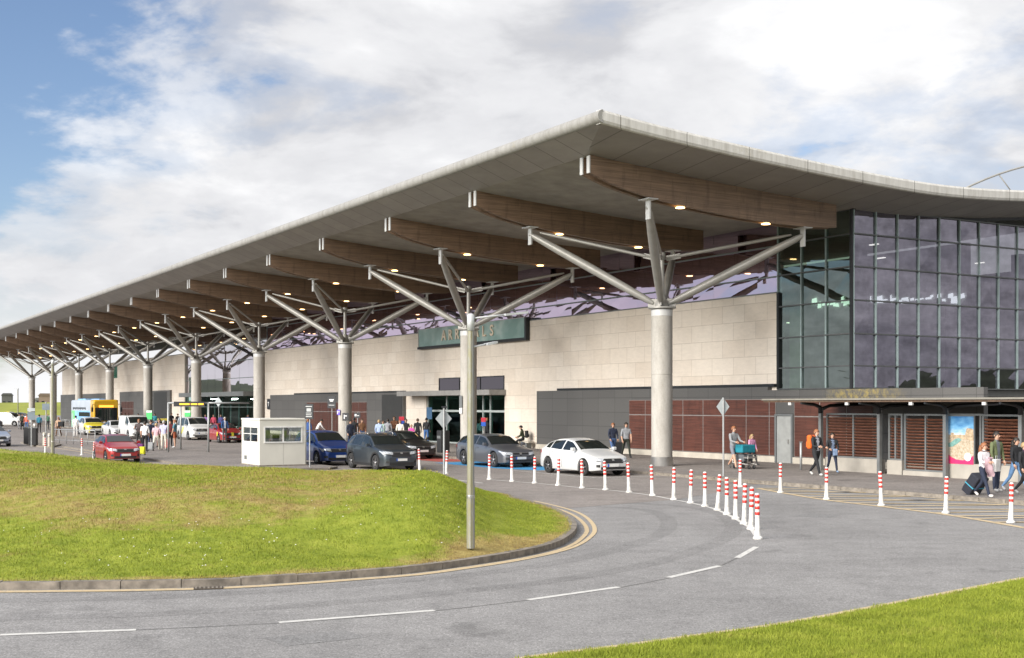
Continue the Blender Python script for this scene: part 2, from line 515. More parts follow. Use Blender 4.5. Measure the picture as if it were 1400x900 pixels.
gx = np.arange(ring[:, 0].min(), ring[:, 0].max(), .42); gy = np.arange(ring[:, 1].min(), ring[:, 1].max(), .42)
G = np.array([(x+random.uniform(-.1, .1), y+random.uniform(-.1, .1)) for x in gx for y in gy])
G = G[(G[:, 0] > -42)]
G = G[inside(G, IN)]; dG = seg_dist(G, ring); G = G[dG > .42]
allp = np.vstack([IN, G])
nI = len(IN)
res = geometry.delaunay_2d_cdt([Vector(p) for p in allp], [(i, (i+1) % nI) for i in range(nI)], [], 1, 1e-5)
vv = np.array([v[:] for v in res[0]]); d = seg_dist(vv, ring); z = mound_z(vv, d)
mb = MB(); fcs = []
for f in res[2]:
    a, b, c = [vv[i] for i in f[:3]]
    fcs.append(f if (b[0]-a[0])*(c[1]-a[1])-(b[1]-a[1])*(c[0]-a[0]) > 0 else f[::-1])
mb.add([(p[0], p[1], h) for p, h in zip(vv, z)], fcs, 0, True)
mo = mb.build('grass_mound', M_GRASS); mo['kind'] = 'structure'
at = mo.data.attributes.new('dry', 'FLOAT', 'POINT'); at.data.foreach_set('value', dryness(vv, d, z).astype(np.float32))
# kerb stones round the mound
mb = MB(); acc = 0.0; sl = np.linalg.norm(np.diff(ring, axis=0), axis=1); cum = np.concatenate([[0], np.cumsum(sl)])
tot = cum[len(fr)*1] if False else cum[-1]
s = 0.0
def ring_at(s, off):
    x = np.interp(s, cum, ring[:, 0]); y = np.interp(s, cum, ring[:, 1])
    nx = np.interp(s, cum, Nn[:, 0]); ny = np.interp(s, cum, Nn[:, 1]); return np.array([x+nx*off, y+ny*off])
while s < min(tot-1, 95):
    e = s+.9
    h = .118+random.uniform(-.006, .006)
    q = [ring_at(s+.006, 0), ring_at((s+e)/2, 0), ring_at(e-.006, 0), ring_at(e-.006, .17), ring_at((s+e)/2, .17), ring_at(s+.006, .17)]
    ar = sum(q[i][0]*q[(i+1) % 6][1]-q[(i+1) % 6][0]*q[i][1] for i in range(6))
    if ar < 0: q = q[::-1]
    mb.prism([tuple(p) for p in q], -.05, h)
    s = e
struct('mound_kerb', mb, M_KERB)

def blades(name, Q, z, dry, hmin, hmax, wid, lean=.5):
    n = len(Q)
    ang = rng.uniform(0, 2*math.pi, n); h = rng.uniform(hmin, hmax, n)
    la = rng.uniform(0, 2*math.pi, n); ln = rng.uniform(.1, lean, n)*h
    V = np.zeros((n, 3, 3), np.float32)
    dx, dy = np.cos(ang)*wid, np.sin(ang)*wid
    V[:, 0, 0], V[:, 0, 1], V[:, 0, 2] = Q[:, 0]-dx, Q[:, 1]-dy, z-.01
    V[:, 1, 0], V[:, 1, 1], V[:, 1, 2] = Q[:, 0]+dx, Q[:, 1]+dy, z-.01
    V[:, 2, 0], V[:, 2, 1], V[:, 2, 2] = Q[:, 0]+np.cos(la)*ln, Q[:, 1]+np.sin(la)*ln, z+h
    me = bpy.data.meshes.new(name)
    me.vertices.add(3*n); me.vertices.foreach_set('co', V.ravel())
    me.loops.add(3*n); me.loops.foreach_set('vertex_index', np.arange(3*n, dtype=np.int32))
    me.polygons.add(n); me.polygons.foreach_set('loop_start', np.arange(0, 3*n, 3, dtype=np.int32))
    me.update(calc_edges=True); me.materials.append(M_GRASS)
    a = me.attributes.new('dry', 'FLOAT', 'POINT'); a.data.foreach_set('value', np.repeat(dry, 3).astype(np.float32))
    o = bpy.data.objects.new(name, me); COL.objects.link(o); o['kind'] = 'stuff'
    return o
Q = np.stack([rng.uniform(-19, 2.3, 420000), rng.uniform(18.5, 40, 420000)], 1)
Q = Q[np.abs(Q[:, 0]/Q[:, 1]) < .46]
Q = Q[inside(Q, ring + Nn*.10)]
d = seg_dist(Q, ring); z = mound_z(Q, d); dr = dryness(Q, d, z)
patch = np.sin(Q[:, 0]*1.7+np.sin(Q[:, 1]*1.3)*2)*np.sin(Q[:, 1]*2.1+np.sin(Q[:, 0]*.9)*2)
keep = rng.uniform(0, 1, len(Q)) < np.clip(1.05-.55*dr+.25*patch, .12, 1)
Q, d, z, dr = Q[keep], d[keep], z[keep], dr[keep]
g = setp(blades('grass', Q, z, np.clip(dr+rng.normal(0, .14, len(Q)), 0, 1.2), .018, .046, .007, .9), 'short tufted grass covering the roadside mound', 'grass')
# rough taller rim along the crest
Q = np.stack([rng.uniform(-21, 1, 90000), rng.uniform(28, 46, 90000)], 1); Q = Q[inside(Q, ring)]
d = seg_dist(Q, ring); z = mound_z(Q, d); k = (d > 5.5) & (rng.uniform(0, 1, len(Q)) < .5+.5*np.sin(Q[:, 0]*2.3)*np.sin(Q[:, 0]*.7+1))
Q, z = Q[k], z[k]
setp(blades('rough_grass', Q, z, np.full(len(Q), .15), .03, .08, .008, .7), 'longer unmown grass along the mound crest', 'grass')

# verge in the near corner
ve = [spot(*p)[:2] for p in [(640, 916), (738.6, 900), (867, 884), (953, 872), (1068, 856), (1211, 830), (1400, 793), (1560, 764)]]
vc = catmull(ve, .4)
vpoly = [tuple(p) for p in vc] + [(40, 30), (40, -20), (-6, -20), (-3.5, 5)]
VN = normals(vc)
if VN[5][1] > 0: VN = -VN
def verge_z(Q):
    dd = np.min(np.linalg.norm(Q[:, None, :]-vc[None, :, :], axis=2), axis=1)
    return .02+.10*ss(dd/.8)+.22*ss(dd/7)+bumps(Q)*.6*ss(dd), dd
vp = np.array(vpoly)
G = np.array([(x, y) for x in np.arange(-4, 26, .4) for y in np.arange(4, 26, .4)]); G = G[inside(G, vp)]
G = G[verge_z(G)[1] > .3]
res = geometry.delaunay_2d_cdt([Vector(p) for p in np.vstack([vp, G])], [(i, (i+1) % len(vp)) for i in range(len(vp))], [], 1, 1e-5)
vv = np.array([v[:] for v in res[0]]); z, dd = verge_z(vv)
mb = MB(); fcs = []
for f in res[2]:
    a, b, c = [vv[i] for i in f[:3]]
    fcs.append(f if (b[0]-a[0])*(c[1]-a[1])-(b[1]-a[1])*(c[0]-a[0]) > 0 else f[::-1])
mb.add([(p[0], p[1], h) for p, h in zip(vv, z)], fcs, 0, True)
vo = mb.build('verge_lawn', M_GRASS); vo['kind'] = 'structure'
at = vo.data.attributes.new('dry', 'FLOAT', 'POINT'); at.data.foreach_set('value', (.02+.5*(1-ss(dd/.3))).astype(np.float32))
n = 330000
yy = rng.uniform(12, 22, n)**1; xx = rng.uniform(-.6, .45, n)*yy
Q = np.stack([xx, yy], 1); Q = Q[inside(Q, vp)]; z, dd = verge_z(Q)
tuft = np.clip(.5+.5*np.sin(Q[:, 0]*3.1+np.sin(Q[:, 1]*2.2))*np.sin(Q[:, 1]*3.7), 0, 1)
setp(blades('verge_grass', Q, z, np.clip(.06+.22*(1-ss(dd/.3))+rng.normal(0, .1, len(Q)), 0, 1), .022, .058, .005, 1.0), 'bright mown grass of the near roadside verge', 'grass')

# ---------------------------------------------------------------- paint
mb = MB()
strip(mb, vc + VN*(-.10), -.07, .07, .004)
struct('verge_edge_line', mb, M_YELL)
mb = MB()
R2 = catmull(fr, .4); N2 = normals(R2)
if np.dot(N2[5], ce-R2[5]) > 0: N2 = -N2
A1 = np.clip((np.arange(len(R2))/len(R2)-.45)/.35, 0, 1)
for off in (.16, .42):
    sc_ = .16+(off-.16)*(.35+.65*A1)
    pp = R2 + N2*(sc_+.12*A1)[:, None]
    strip(mb, pp, -.05, .05, .009)
struct('double_yellow_line', mb, M_YELL)
mb = MB()
for k, (a, b) in enumerate([((-210, 874), (-20, 869)), ((0, 868.5), (186, 861.5)), ((381, 851.5), (594, 835)), ((722, 820.5), (846, 803)), ((914, 790), (984, 774)), ((1008, 763), (1034, 748))]):
    p, q = np.array(spot(*a)[:2]), np.array(spot(*b)[:2]); strip(mb, np.array([p, (p+q)/2, q]), -.06, .06, .0045)
struct('centre_line_dashes', mb, M_WHITE)
ROWA = [(574, 644.5), (610, 648), (669, 656), (700, 658.6), (731, 661), (763, 664), (796, 667.5), (828, 670), (860, 673.6), (892, 678), (921, 683.6), (944, 688), (964, 692.5),
        (981, 698), (994, 703.6), (1006, 710), (1017.5, 717), (1027, 724), (1036, 737)]
mb = MB(); strip(mb, catmull([spot(*p) for p in ROWA[2:]], .4), -.05, .05, .009)
struct('bollard_row_line', mb, M_WHITE)
# yellow hatching by the kerb
mb = MB()
out = catmull([spot(*p) for p in [(1036, 668), (1080, 676), (1130, 684), (1205, 693), (1293, 704), (1400, 722), (1520, 744)]], .4)
strip(mb, out, -.10, .10, .009)
ks = [np.array(L(-7.5-i*.1, -3.72)) for i in range(220)]
for i in range(0, 9):
    s_ = i/8.6
    p = out[min(len(out)-1, int(s_*(len(out)-1)))]
    kd = np.array(ks); j = int(np.argmin(np.linalg.norm(kd-p, axis=1)))
    for dj in (14, 34):
        q = kd[min(len(kd)-1, j+dj)]
        if dj == 14: p2 = p
        else: p2 = out[min(len(out)-1, int((s_+.05)*(len(out)-1)))]
        strip(mb, np.array([p2, (p2+q)/2, q]), -.095, .095, .013)
strip(mb, np.array(ks)[:, :2], -.04, .04, .0175)
struct('yellow_hatching', mb, M_YELL)
sheet('blue_parking_bay', [L(3.6, -6.3), L(9.8, -6.3), L(9.8, -3.55), L(1.6, -3.55), L(1.2, -5.6)], .009, M_BLUE)
sheet('red_parking_bay', [L(10.6, -5.6), L(19, -5.6), L(19, -3.55), L(10.6, -3.55)], .009, M_RED)
mb = MB()
for u0 in (1.2, -4.6):
    strip(mb, np.array([L(u0, -3.6), L(u0, -5), L(u0, -6.6)]), -.05, .05, .010)
strip(mb, np.array([L(-4.6, -6.6), L(0, -6.6), L(2.4, -6.6)]), -.05, .05, .0135)
for (a, b) in (((470, 650), (560, 651)), ((610, 655), (660, 661)), ((300, 604), (330, 605))):
    strip(mb, np.array([spot(*a)[:2], spot((a[0]+b[0])/2, (a[1]+b[1])/2)[:2], spot(*b)[:2]]), -.06, .06, .010)
struct('bay_line_marking', mb, M_WHITE)
mb = MB()
strip(mb, np.array([L(16, -11.9), L(40, -11.9), L(80, -11.9)]), -.06, .06, .0105)
strip(mb, np.array([L(14, -18.1), L(25, -18.2), L(44, -18.2)]), -.06, .06, .0105)
struct('lane_edge_line', mb, M_YELL)
# grass bank and low hills far to the left
mb = MB()
P = [[(-520+i*20, 330+8*math.sin(i*.7)+j*30, [-.4, 3.6, 3.9, 3.0][j]+.35*math.sin(i*1.3)) for j in range(4)] for i in range(30)]
mb.grid(P, 0, True, flip=True)
struct('grass_bank_hill', mb, mat('bank_grass', (.22, .24, .03), .9, var=.25, scale=.1))

# unseen hill ring, added to put a dark band in the glazing reflections
mb = MB(); P = []
angs = np.linspace(math.radians(-62), math.radians(242), 150)
for i, a in enumerate(angs):                      # 0 = east, 90 = south, clear of the view north
    row = []
    for r_, k in ((260, 0), (420, 1), (560, 1.25), (900, 0)):
        h = (6+3*math.sin(i*.23)+2*math.sin(i*.61+1)+1.0*math.sin(i*1.7))*k
        row.append((math.cos(a)*r_, -math.sin(a)*r_, h-.3))
    P.append(row)
mb.grid(P, 0, True)
struct('unseen_hill_ring', mb, mat('hill_ring_dark_green', (.035, .05, .018), .9, var=.4, scale=.03))

# sealed joint that runs under the lane dashes, a patched trench and a gully
cl = catmull([spot(*p) for p in [(-200, 874.5), (0, 869), (186, 862), (381, 852), (594, 835.5), (722, 821), (846, 803.5), (914, 790.5), (984, 774.5), (1034, 748.5)]], .5)
wob = np.stack([np.sin(np.arange(len(cl))*.7)*.02, np.cos(np.arange(len(cl))*.9)*.02], 1)
mb = MB(); strip(mb, cl+wob, -.018, .018, .0022)
struct('tar_joint', mb, mat('tar_seal', (.12, .117, .112), .7, var=.4, scale=4))
M_PATCH = asphalt('road_repair_asphalt', .212, (1.0, .985, .97))
for i, pl in enumerate(([(1085, 706), (1130, 709), (1150, 704), (1108, 701.5)], [(360, 872), (470, 862), (500, 872), (390, 884)])):
    q = [spot(*p) for p in pl]; sheet('road_repair_patch', [(p[0], p[1]) for p in q], .0028, M_PATCH)
gp_ = spot(285, 804.5, .006)
gl = thing('drain_grate', 'rusty iron gully grate let into the road beside the mound kerb', 'drain', gp_, math.atan2(*(np.array(spot(330, 801)[:2])-np.array(spot(240, 804)[:2]))[::-1]))
M_IRON = mat('rusty_iron', (.07, .055, .04), .8, var=.4, scale=8)
q = MB(); q.box(-.22, .22, -.11, .11, .0, .012, 0); q.build('pan', M_IRON, gl)
for k in range(7):
    q = MB(); q.box(-.20+k*.062, -.17+k*.062, -.09, .09, .013, .018); q.build('bar', M_KERB, gl)

# rubbered wheel paths through the bend: a thin film of darker asphalt, each its own sheet
M_TRK = asphalt('rubbered_asphalt', .205, (1.0, .975, .955))
inn = catmull([spot(*p) for p in [(-200, 840), (0, 834), (200, 829), (400, 818), (600, 801), (760, 782), (880, 757), (950, 728), (945, 706), (900, 694), (830, 690), (740, 680)]], .6)
for k, o_ in enumerate((-.75, .75)):
    mb = MB(); NN = normals(inn); j = np.sin(np.arange(len(inn))*.13+k)*.08
    strip(mb, inn+NN*(o_+j)[:, None] if hasattr(o_+j, 'shape') else inn, -.2, .2, .0016); struct('wheel_track', mb, M_TRK)

# dandelions along the crest and daisies in the lawn
fl = MB()
def flower_at(x, y, z_, r_, mi):
    k = 6; b = [(x+r_*math.cos(6.283*i/k), y+r_*math.sin(6.283*i/k), z_) for i in range(k)]
    fl.add(b+[(x, y, z_+r_*.7)], [(i, (i+1) % k, k) for i in range(k)], mi)
rf_ = np.random.default_rng(3)
for (px0, px1, y0, y1, n_, mi, r_) in ((520, 625, 27, 36, 55, 0, .013), (200, 540, 26, 38, 40, 0, .012), (0, 420, 20, 24, 60, 1, .014), (420, 640, 22, 27, 30, 1, .014)):
    px_ = rf_.uniform(px0, px1, n_); Yq_ = rf_.uniform(y0, y1, n_); Qf = np.stack([(px_-CX)/F*Yq_, Yq_], 1); Qf = Qf[inside(Qf, ring)]
    for (x, y), z_ in zip(Qf, mound_z(Qf)): flower_at(x, y, z_+.05+.03*random.random(), r_*random.uniform(.7, 1.2), mi)
fo = fl.build('wild_flowers', [mat('dandelion', (.62, .50, .02), .7), mat('daisy', (.72, .72, .70), .7)]); setp(fo, 'dandelions and daisies scattered through the mound grass', 'flowers', kind='stuff')
# ================================================================== BUILDING
def spline(px, py):
    px = np.array(px, float); py = np.array(py, float)
    m = np.gradient(py, px)
    def f(x):
        x = np.clip(x, px[0], px[-1]); i = np.clip(np.searchsorted(px, x)-1, 0, len(px)-2)
        h = px[i+1]-px[i]; t = (x-px[i])/h
        return ((2*t**3-3*t**2+1)*py[i]+(t**3-2*t**2+t)*h*m[i]+(-2*t**3+3*t**2)*py[i+1]+(t**3-t**2)*h*m[i+1])
    return f
E = spline([-8.46, -7.06, -4, 0, 2.7, 5.5, 8.42, 14.4, 20, 30, 46], [12.80, 12.64, 12.37, 12.08, 11.92, 11.78, 11.70, 11.92, 12.45, 13.9, 16.0])
Iz = lambda v: E(v) - .36
BOT = spline([-7.06, -6.2, -5, -4, -2, 0, 2, 4, 5.2, 6.8], [11.64, 11.34, 11.07, 10.90, 10.67, 10.50, 10.40, 10.36, 10.42, 10.55])
X0, X1 = -184.0, 7.63
VF, VI = -8.46, -7.06

def soffit_mat(name, base, axis, pitch):
    t = NT(name); v = t.coord()
    sp = t.new('ShaderNodeSeparateXYZ'); t.l.new(v, sp.inputs[0])
    k = t.math('DIVIDE', sp.outputs[axis], pitch)
    fr_ = t.math('FRACT', k)
    seam = t.math('LESS_THAN', fr_, .035)
    cell = t.math('FLOOR', k)
    wn = t.new('ShaderNodeTexWhiteNoise', noise_dimensions='1D'); t.l.new(cell, wn.inputs['W'])
    c = t.ramp(wn.outputs['Value'], [(0, tuple(x*.93 for x in base)), (1, tuple(x*1.07 for x in base))])
    st = t.noise(t.coord(scale=(.5, .5, 3)), 1.4, 6, .7)
    c = t.mix(.6, c, t.ramp(st, [(.3, .78), (.65, 1.1)]), 'MULTIPLY')
    c = t.mix(seam, c, tuple(x*.5 for x in base))
    t.color(c); t.set(Roughness=.5, Metallic=.15)
    return t.m
M_SOFF_F = soffit_mat('front_soffit_panels', (.30, .278, .258), 'X', 1.5)
M_SOFF_S = soffit_mat('side_soffit_panels', (.30, .278, .258), 'Y', 1.5)
M_SOFF = mat('speckled_soffit_board', (.31, .29, .262), .8, var=.18, scale=1.2, bump=.25, fine=60)
def fascia_mat(k=1.0, nm='weathered_zinc_fascia'):
    t = NT(nm); v = t.coord()
    sp = t.new('ShaderNodeSeparateXYZ'); t.l.new(v, sp.inputs[0])
    q = t.math('ADD', sp.outputs['X'], sp.outputs['Y'])
    seam = t.math('LESS_THAN', t.math('FRACT', t.math('DIVIDE', q, 3.0)), .012)
    st = t.noise(t.coord(scale=(1, 1, .12)), 4.0, 6, .75)
    c = t.ramp(st, [(.28, (.42*k, .40*k, .36*k)), (.5, (.58*k, .565*k, .53*k)), (.7, (.68*k, .665*k, .63*k))])
    lich = t.ramp(t.noise(v, .7, 8, .75), [(.60, 0.0), (.70, .55)])
    c = t.mix(lich, c, (.33, .29, .17))
    c = t.mix(seam, c, (.22, .21, .19))
    t.color(c); t.set(Roughness=.62, Metallic=.1); return t.m
M_FASC = fascia_mat(); M_FASC2 = fascia_mat(.5, 'weathered_rolled_edge')
M_ROOF = mat('roof_sheeting', (.42, .42, .41), .55, .2)
M_LAMP = emit('warm_downlight', (1.0, .62, .26), 5.0)
def wood_mat(name, c, axis_scale=(1.2, .5, 14), var=.35, rough=.55):
    t = NT(name)
    f = t.noise(t.coord(scale=axis_scale), 1.5, 6, .65)
    g = t.noise(t.coord(), .9, 4)
    k = t.ramp(f, [(.28, tuple(x*(1-var) for x in c)), (.5, c), (.74, tuple(x*(1+var) for x in c))])
    k = t.mix(.5, k, t.ramp(g, [(.3, .75), (.7, 1.2)]), 'MULTIPLY')
    oi = t.new('ShaderNodeObjectInfo')
    k = t.mix(1.0, k, t.ramp(oi.outputs['Random'], [(0, .84), (1, 1.14)]), 'MULTIPLY')
    lo_ = t.noise(t.coord(scale=(1, 1, .2)), 2.6, 7, .75)          # water streaks
    k = t.mix(.7, k, t.ramp(lo_, [(.34, .55), (.48, 1.0)]), 'MULTIPLY')
    t.color(k); t.set(Roughness=rough); t.bump(f, .2, .01); return t.m
M_GLU = wood_mat('stained_glulam', (.225, .148, .098), (1.2, .3, 24), .55)
M_STEEL = mat('grey_painted_steel', (.36, .35, .325), .42, .25, var=.1, scale=2)
M_STEELW = mat('white_painted_steel', (.56, .56, .55), .45, .1, var=.06)
M_DARK = mat('dark_metal', (.025, .027, .03), .45, .3)
M_GREYM = mat('mid_grey_metal', (.20, .21, .21), .45, .4)
M_STAIN = mat('brushed_stainless', (.45, .44, .42), .3, .8, var=.15)

rf = thing('canopy_roof', 'long sweeping grey canopy roof with curved right-hand edge over the terminal front', 'roof', site(0, 0), TH)
rf['label'] = 'long sweeping grey canopy roof on timber beams over the terminal front'
xs = list(np.arange(X0, 4.4, 6.0)) + [4.5]
vs_ = list(np.linspace(VI, 46, 70))
mb = MB(); mb.grid([[(x, v, float(Iz(v))) for v in vs_] for x in xs], 0, True, flip=False); mb.build('soffit', M_SOFF, rf)
mb = MB()
fx = xs[:-1]
P = [[(x, VF, float(E(VF))), (x, VI, float(Iz(VI)))] for x in fx] + [[(X1, VF, float(E(VF))), (4.5, VI, float(Iz(VI)))]]
mb.grid(P, 0, False); mb.build('front_soffit_band', M_SOFF_F, rf)
mb = MB()
P = []
for i, v in enumerate(vs_):
    vo_ = VF if i == 0 else v
    P.append([(4.5, v, float(Iz(v))), (X1, vo_, float(E(vo_)))])
mb.grid(P, 0, False, flip=False); mb.build('side_soffit_band', M_SOFF_S, rf)
# fascia: rolled edge at the front, flat capping at the side
mb = MB()
r = .235; zc_ = float(E(VF))+r
prof = [(VF + .05 - math.cos(a)*r*.95, zc_ - math.sin(a)*r) for a in np.linspace(math.pi/2, -math.pi/2, 11)]
pr = [[(x, p[0]-0.02, p[1]) for p in prof] for x in list(np.arange(X0, X1, 3.0)) + [X1+.075]]
mb.grid(pr, 1, True)
ve_ = [VF-.02] + list(np.linspace(VF+.4, 46, 60))
sec = lambda v: [(X1-.06, v, float(E(v))-.015), (X1+.03, v, float(E(v))+.01), (X1+.075, v, float(E(v))+.10), (X1+.075, v, float(E(v))+.38), (X1+.02, v, float(E(v))+.47), (X1-.3, v, float(E(v))+.50)]
mb.grid([sec(v) for v in ve_], 0, False)
s0 = sec(ve_[0]); mb.add(s0 + [(X1-.3, ve_[0], s0[0][2])], [list(range(7))], 0)
ep = [(X1+.075, p[0]-.02, p[1]) for p in prof]; mb.add(ep, [list(range(len(ep)))[::-1]], 1)
mb.build('fascia', [M_FASC, M_FASC2], rf)
mb = MB(); tv = [VF+.05] + list(np.linspace(VF+.5, 46, 50))
mb.grid([[(x, v, float(E(v))+.47) for v in tv] for x in [X0, -120, -60, -20, X1-.02]], 0, True); mb.build('roof_covering', M_ROOF, rf)
# beams
bv = list(np.linspace(VI+.02, 5.72, 26))
def beam_mb(off):
    m = MB()
    poly = [(v, float(BOT(v))) for v in bv] + [(v, float(Iz(v))+.03) for v in bv[::-1]]
    Mx = Matrix(((0, 0, 1, 0), (1, 0, 0, 0), (0, 1, 0, 0), (0, 0, 0, 1)))
    m.prism(poly, off-.09, off+.09, 0, Mx)
    return m
bm0 = MB()
for off in (-.235, .235):
    q = beam_mb(off); b = len(bm0.v); bm0.v += q.v; bm0.f += [[i+b for i in f] for f in q.f]; bm0.m += q.m; bm0.s += q.s
beam0 = bm0.build('beam', M_GLU, rf, recalc=True)
for off in (-.235, .235):
    m = MB(); m.box(off-.095, off+.095, VI-.03, VI+.015, float(BOT(VI))-.02, float(Iz(VI))+.0); m.build('end_plate', M_STEELW, beam0)
m = MB(); m.box(-.14, .14, VI+1.9, 5.5, 11.22, 11.30); m.build('gap_lining', M_DARK, beam0)
for v in (-2.5, 2.0):
    m = MB(); m.lathe([(.19, float(BOT(v))-.035), (.17, float(BOT(v))+.0), (.06, float(BOT(v))+.02)], 16, (0, v, 0)); m.build('downlight', M_LAMP, beam0)
for n in range(21):
    b = beam0 if n == 0 else copy_tree(beam0, rf)
    b.location = (4.5-9*n, 0, 0)

# ------------------------------------------------------------------ branching columns
ORD = ['first', 'second', 'third', 'fourth', 'fifth', 'sixth', 'seventh', 'eighth', 'ninth', 'tenth', 'eleventh', 'twelfth', 'thirteenth', 'fourteenth',
       'fifteenth', 'sixteenth', 'seventeenth', 'eighteenth', 'nineteenth']
def conc_mat():
    t = NT('fairfaced_concrete'); v = t.coord()
    st = t.noise(t.coord(scale=(1, 1, .25)), 3.2, 7, .7); f = t.noise(v, 14, 5, .7)
    c = t.ramp(st, [(.28, (.31, .29, .255)), (.5, (.40, .38, .345)), (.72, (.48, .46, .42))])
    c = t.mix(.5, c, t.ramp(f, [(.3, .8), (.7, 1.12)]), 'MULTIPLY')
    t.color(c); t.set(Roughness=.78); t.bump(f, .2, .01); return t.m
M_CONC = conc_mat()
M_CONCJ = mat('dark_joint', (.12, .11, .10), .9)
col0 = thing('tree_column', 'x', 'column', site(0, 0, .118), TH, 'branching columns along the terminal front')
g0 = .118
m = MB()
m.lathe([(.46, 0), (.465, 2.0), (.465, 4.0), (.45, 4.005), (.45, 4.03), (.465, 4.035), (.465, 6.62)], 28); m.build('shaft', M_CONC, col0, sharp=30)
m = MB(); m.lathe([(.50, 0), (.50, .40), (.468, .405)], 28); m.build('base_collar', M_STAIN, col0, sharp=30)
m = MB(); m.lathe([(.468, 6.60), (.475, 6.61), (.475, 6.88), (.46, 6.885)], 28); m.build('top_collar', M_STEELW, col0, sharp=30)
m = MB(); m.lathe([(.30, 6.86), (.62, 6.94), (.62, 7.0), (.34, 7.03), (.25, 7.3), (.12, 7.6)], 20)
for a in range(4):
    t_ = math.atan2(4.1, 4.5)*(1 if a % 2 == 0 else -1) + (0 if a < 2 else math.pi)
    d_ = Vector((math.cos(t_), math.sin(t_), 0)); n_ = Vector((-d_.y, d_.x, 0))
    m.obox(d_*.32+Vector((0, 0, 7.2)), d_, n_, (0, 0, 1), .3, .03, .17)
m.build('steel_head', M_STEEL, col0, sharp=30)
m = MB(); m.path([(0, 0, 7.0), (0, 0, 9.35)], [.12, .10], 12); m.lathe([(.16, 9.1), (.16, 9.4), (.05, 9.45)], 12); m.build('mast', M_STEEL, col0, sharp=40)
for (sx_, sv) in ((-1, -1), (1, -1), (1, 1), (-1, 1)):
    ex, ev = sx_*4.5, sv*4.08
    bz = float(BOT(ev)) - g0
    tip = Vector((ex, ev, bz-.32)); root = Vector((sx_*.28, sv*.26, 7.05+.13))
    d_ = (tip-root)
    pts = [root+d_*t for t in (0, .05, .25, .5, .75, .94, 1)]
    m = MB(); m.path(pts, [.09, .15, .185, .20, .185, .15, .09], 14); m.build('branch', M_STEEL, col0, sharp=50)
    # vertical hanger plate and shoe
    m = MB()
    m.box(ex-.13, ex+.13, ev-.035, ev+.035, bz-.80, bz-.02); m.box(ex-.34, ex+.34, ev-.24, ev+.24, bz-.035, bz+.0)
    m.build('hanger_plate', M_STEELW, col0)
    # upper tie
    a_ = Vector((sx_*.14, sv*.13, 9.15)); b_ = tip + Vector((-sx_*.35, -sv*.32, .05)); dd_ = b_-a_
    m = MB(); m.path([a_, a_+dd_*.14], [.06, .055], 8); m.path([a_+dd_*.10, a_+dd_*.9, b_], [.075, .075, .045], 10)
    dn = dd_.normalized(); hn = Vector((-dn.y, dn.x, 0)).normalized()
    m.obox(a_+dd_*.06, dn, hn, dn.cross(hn), .32, .025, .11)
    m.build('tie_rod', M_STEEL, col0, sharp=40)
for k in range(10):
    c = col0 if k == 0 else copy_tree(col0)
    c.location = site(-18*k, 0, .118)
    c['label'] = ('round concrete tree column closest to the glazed corner of the terminal' if k == 0 else
                  f'concrete tree column with four steel branches, {ORD[k]} from the glazed corner of the terminal')
    if k == 1: c['label'] = 'concrete tree column in front of the arrivals sign, second from the glazed corner'

# ------------------------------------------------------------------ terminal building
def stone_mat():
    t = NT('limestone_panels'); v = t.coord()
    sp = t.new('ShaderNodeSeparateXYZ'); t.l.new(v, sp.inputs[0])
    cb_ = t.new('ShaderNodeCombineXYZ'); t.l.new(sp.outputs['X'], cb_.inputs[0]); t.l.new(sp.outputs['Z'], cb_.inputs[1])
    def brick(c1, c2, mo):
        b = t.new('ShaderNodeTexBrick'); b.offset = .5; b.squash = 1
        t.l.new(cb_.outputs[0], b.inputs['Vector'])
        for i, c in (('Color1', c1), ('Color2', c2), ('Mortar', mo)): b.inputs[i].default_value = (*c, 1)
        b.inputs['Scale'].default_value = 1; b.inputs['Brick Width'].default_value = 1.63; b.inputs['Row Height'].default_value = .855
        b.inputs['Mortar Size'].default_value = .012; b.inputs['Mortar Smooth'].default_value = .2
        return b
    b = brick((.69, .62, .535), (.76, .70, .62), (.50, .44, .37))
    c = t.mix(.55, b.outputs['Color'], t.ramp(t.noise(v, .35, 4), [(.3, (.86, .82, .78)), (.7, (1.08, 1.06, 1.04))]), 'MULTIPLY')
    c = t.mix(.5, c, t.ramp(t.noise(t.coord(scale=(1, 1, 3)), 2.2, 6, .7), [(.28, .82), (.7, 1.1)]), 'MULTIPLY')
    t.color(c); t.set(Roughness=.6); t.bump(b.outputs['Fac'], -.25, .02); return t.m
M_STONE = stone_mat()
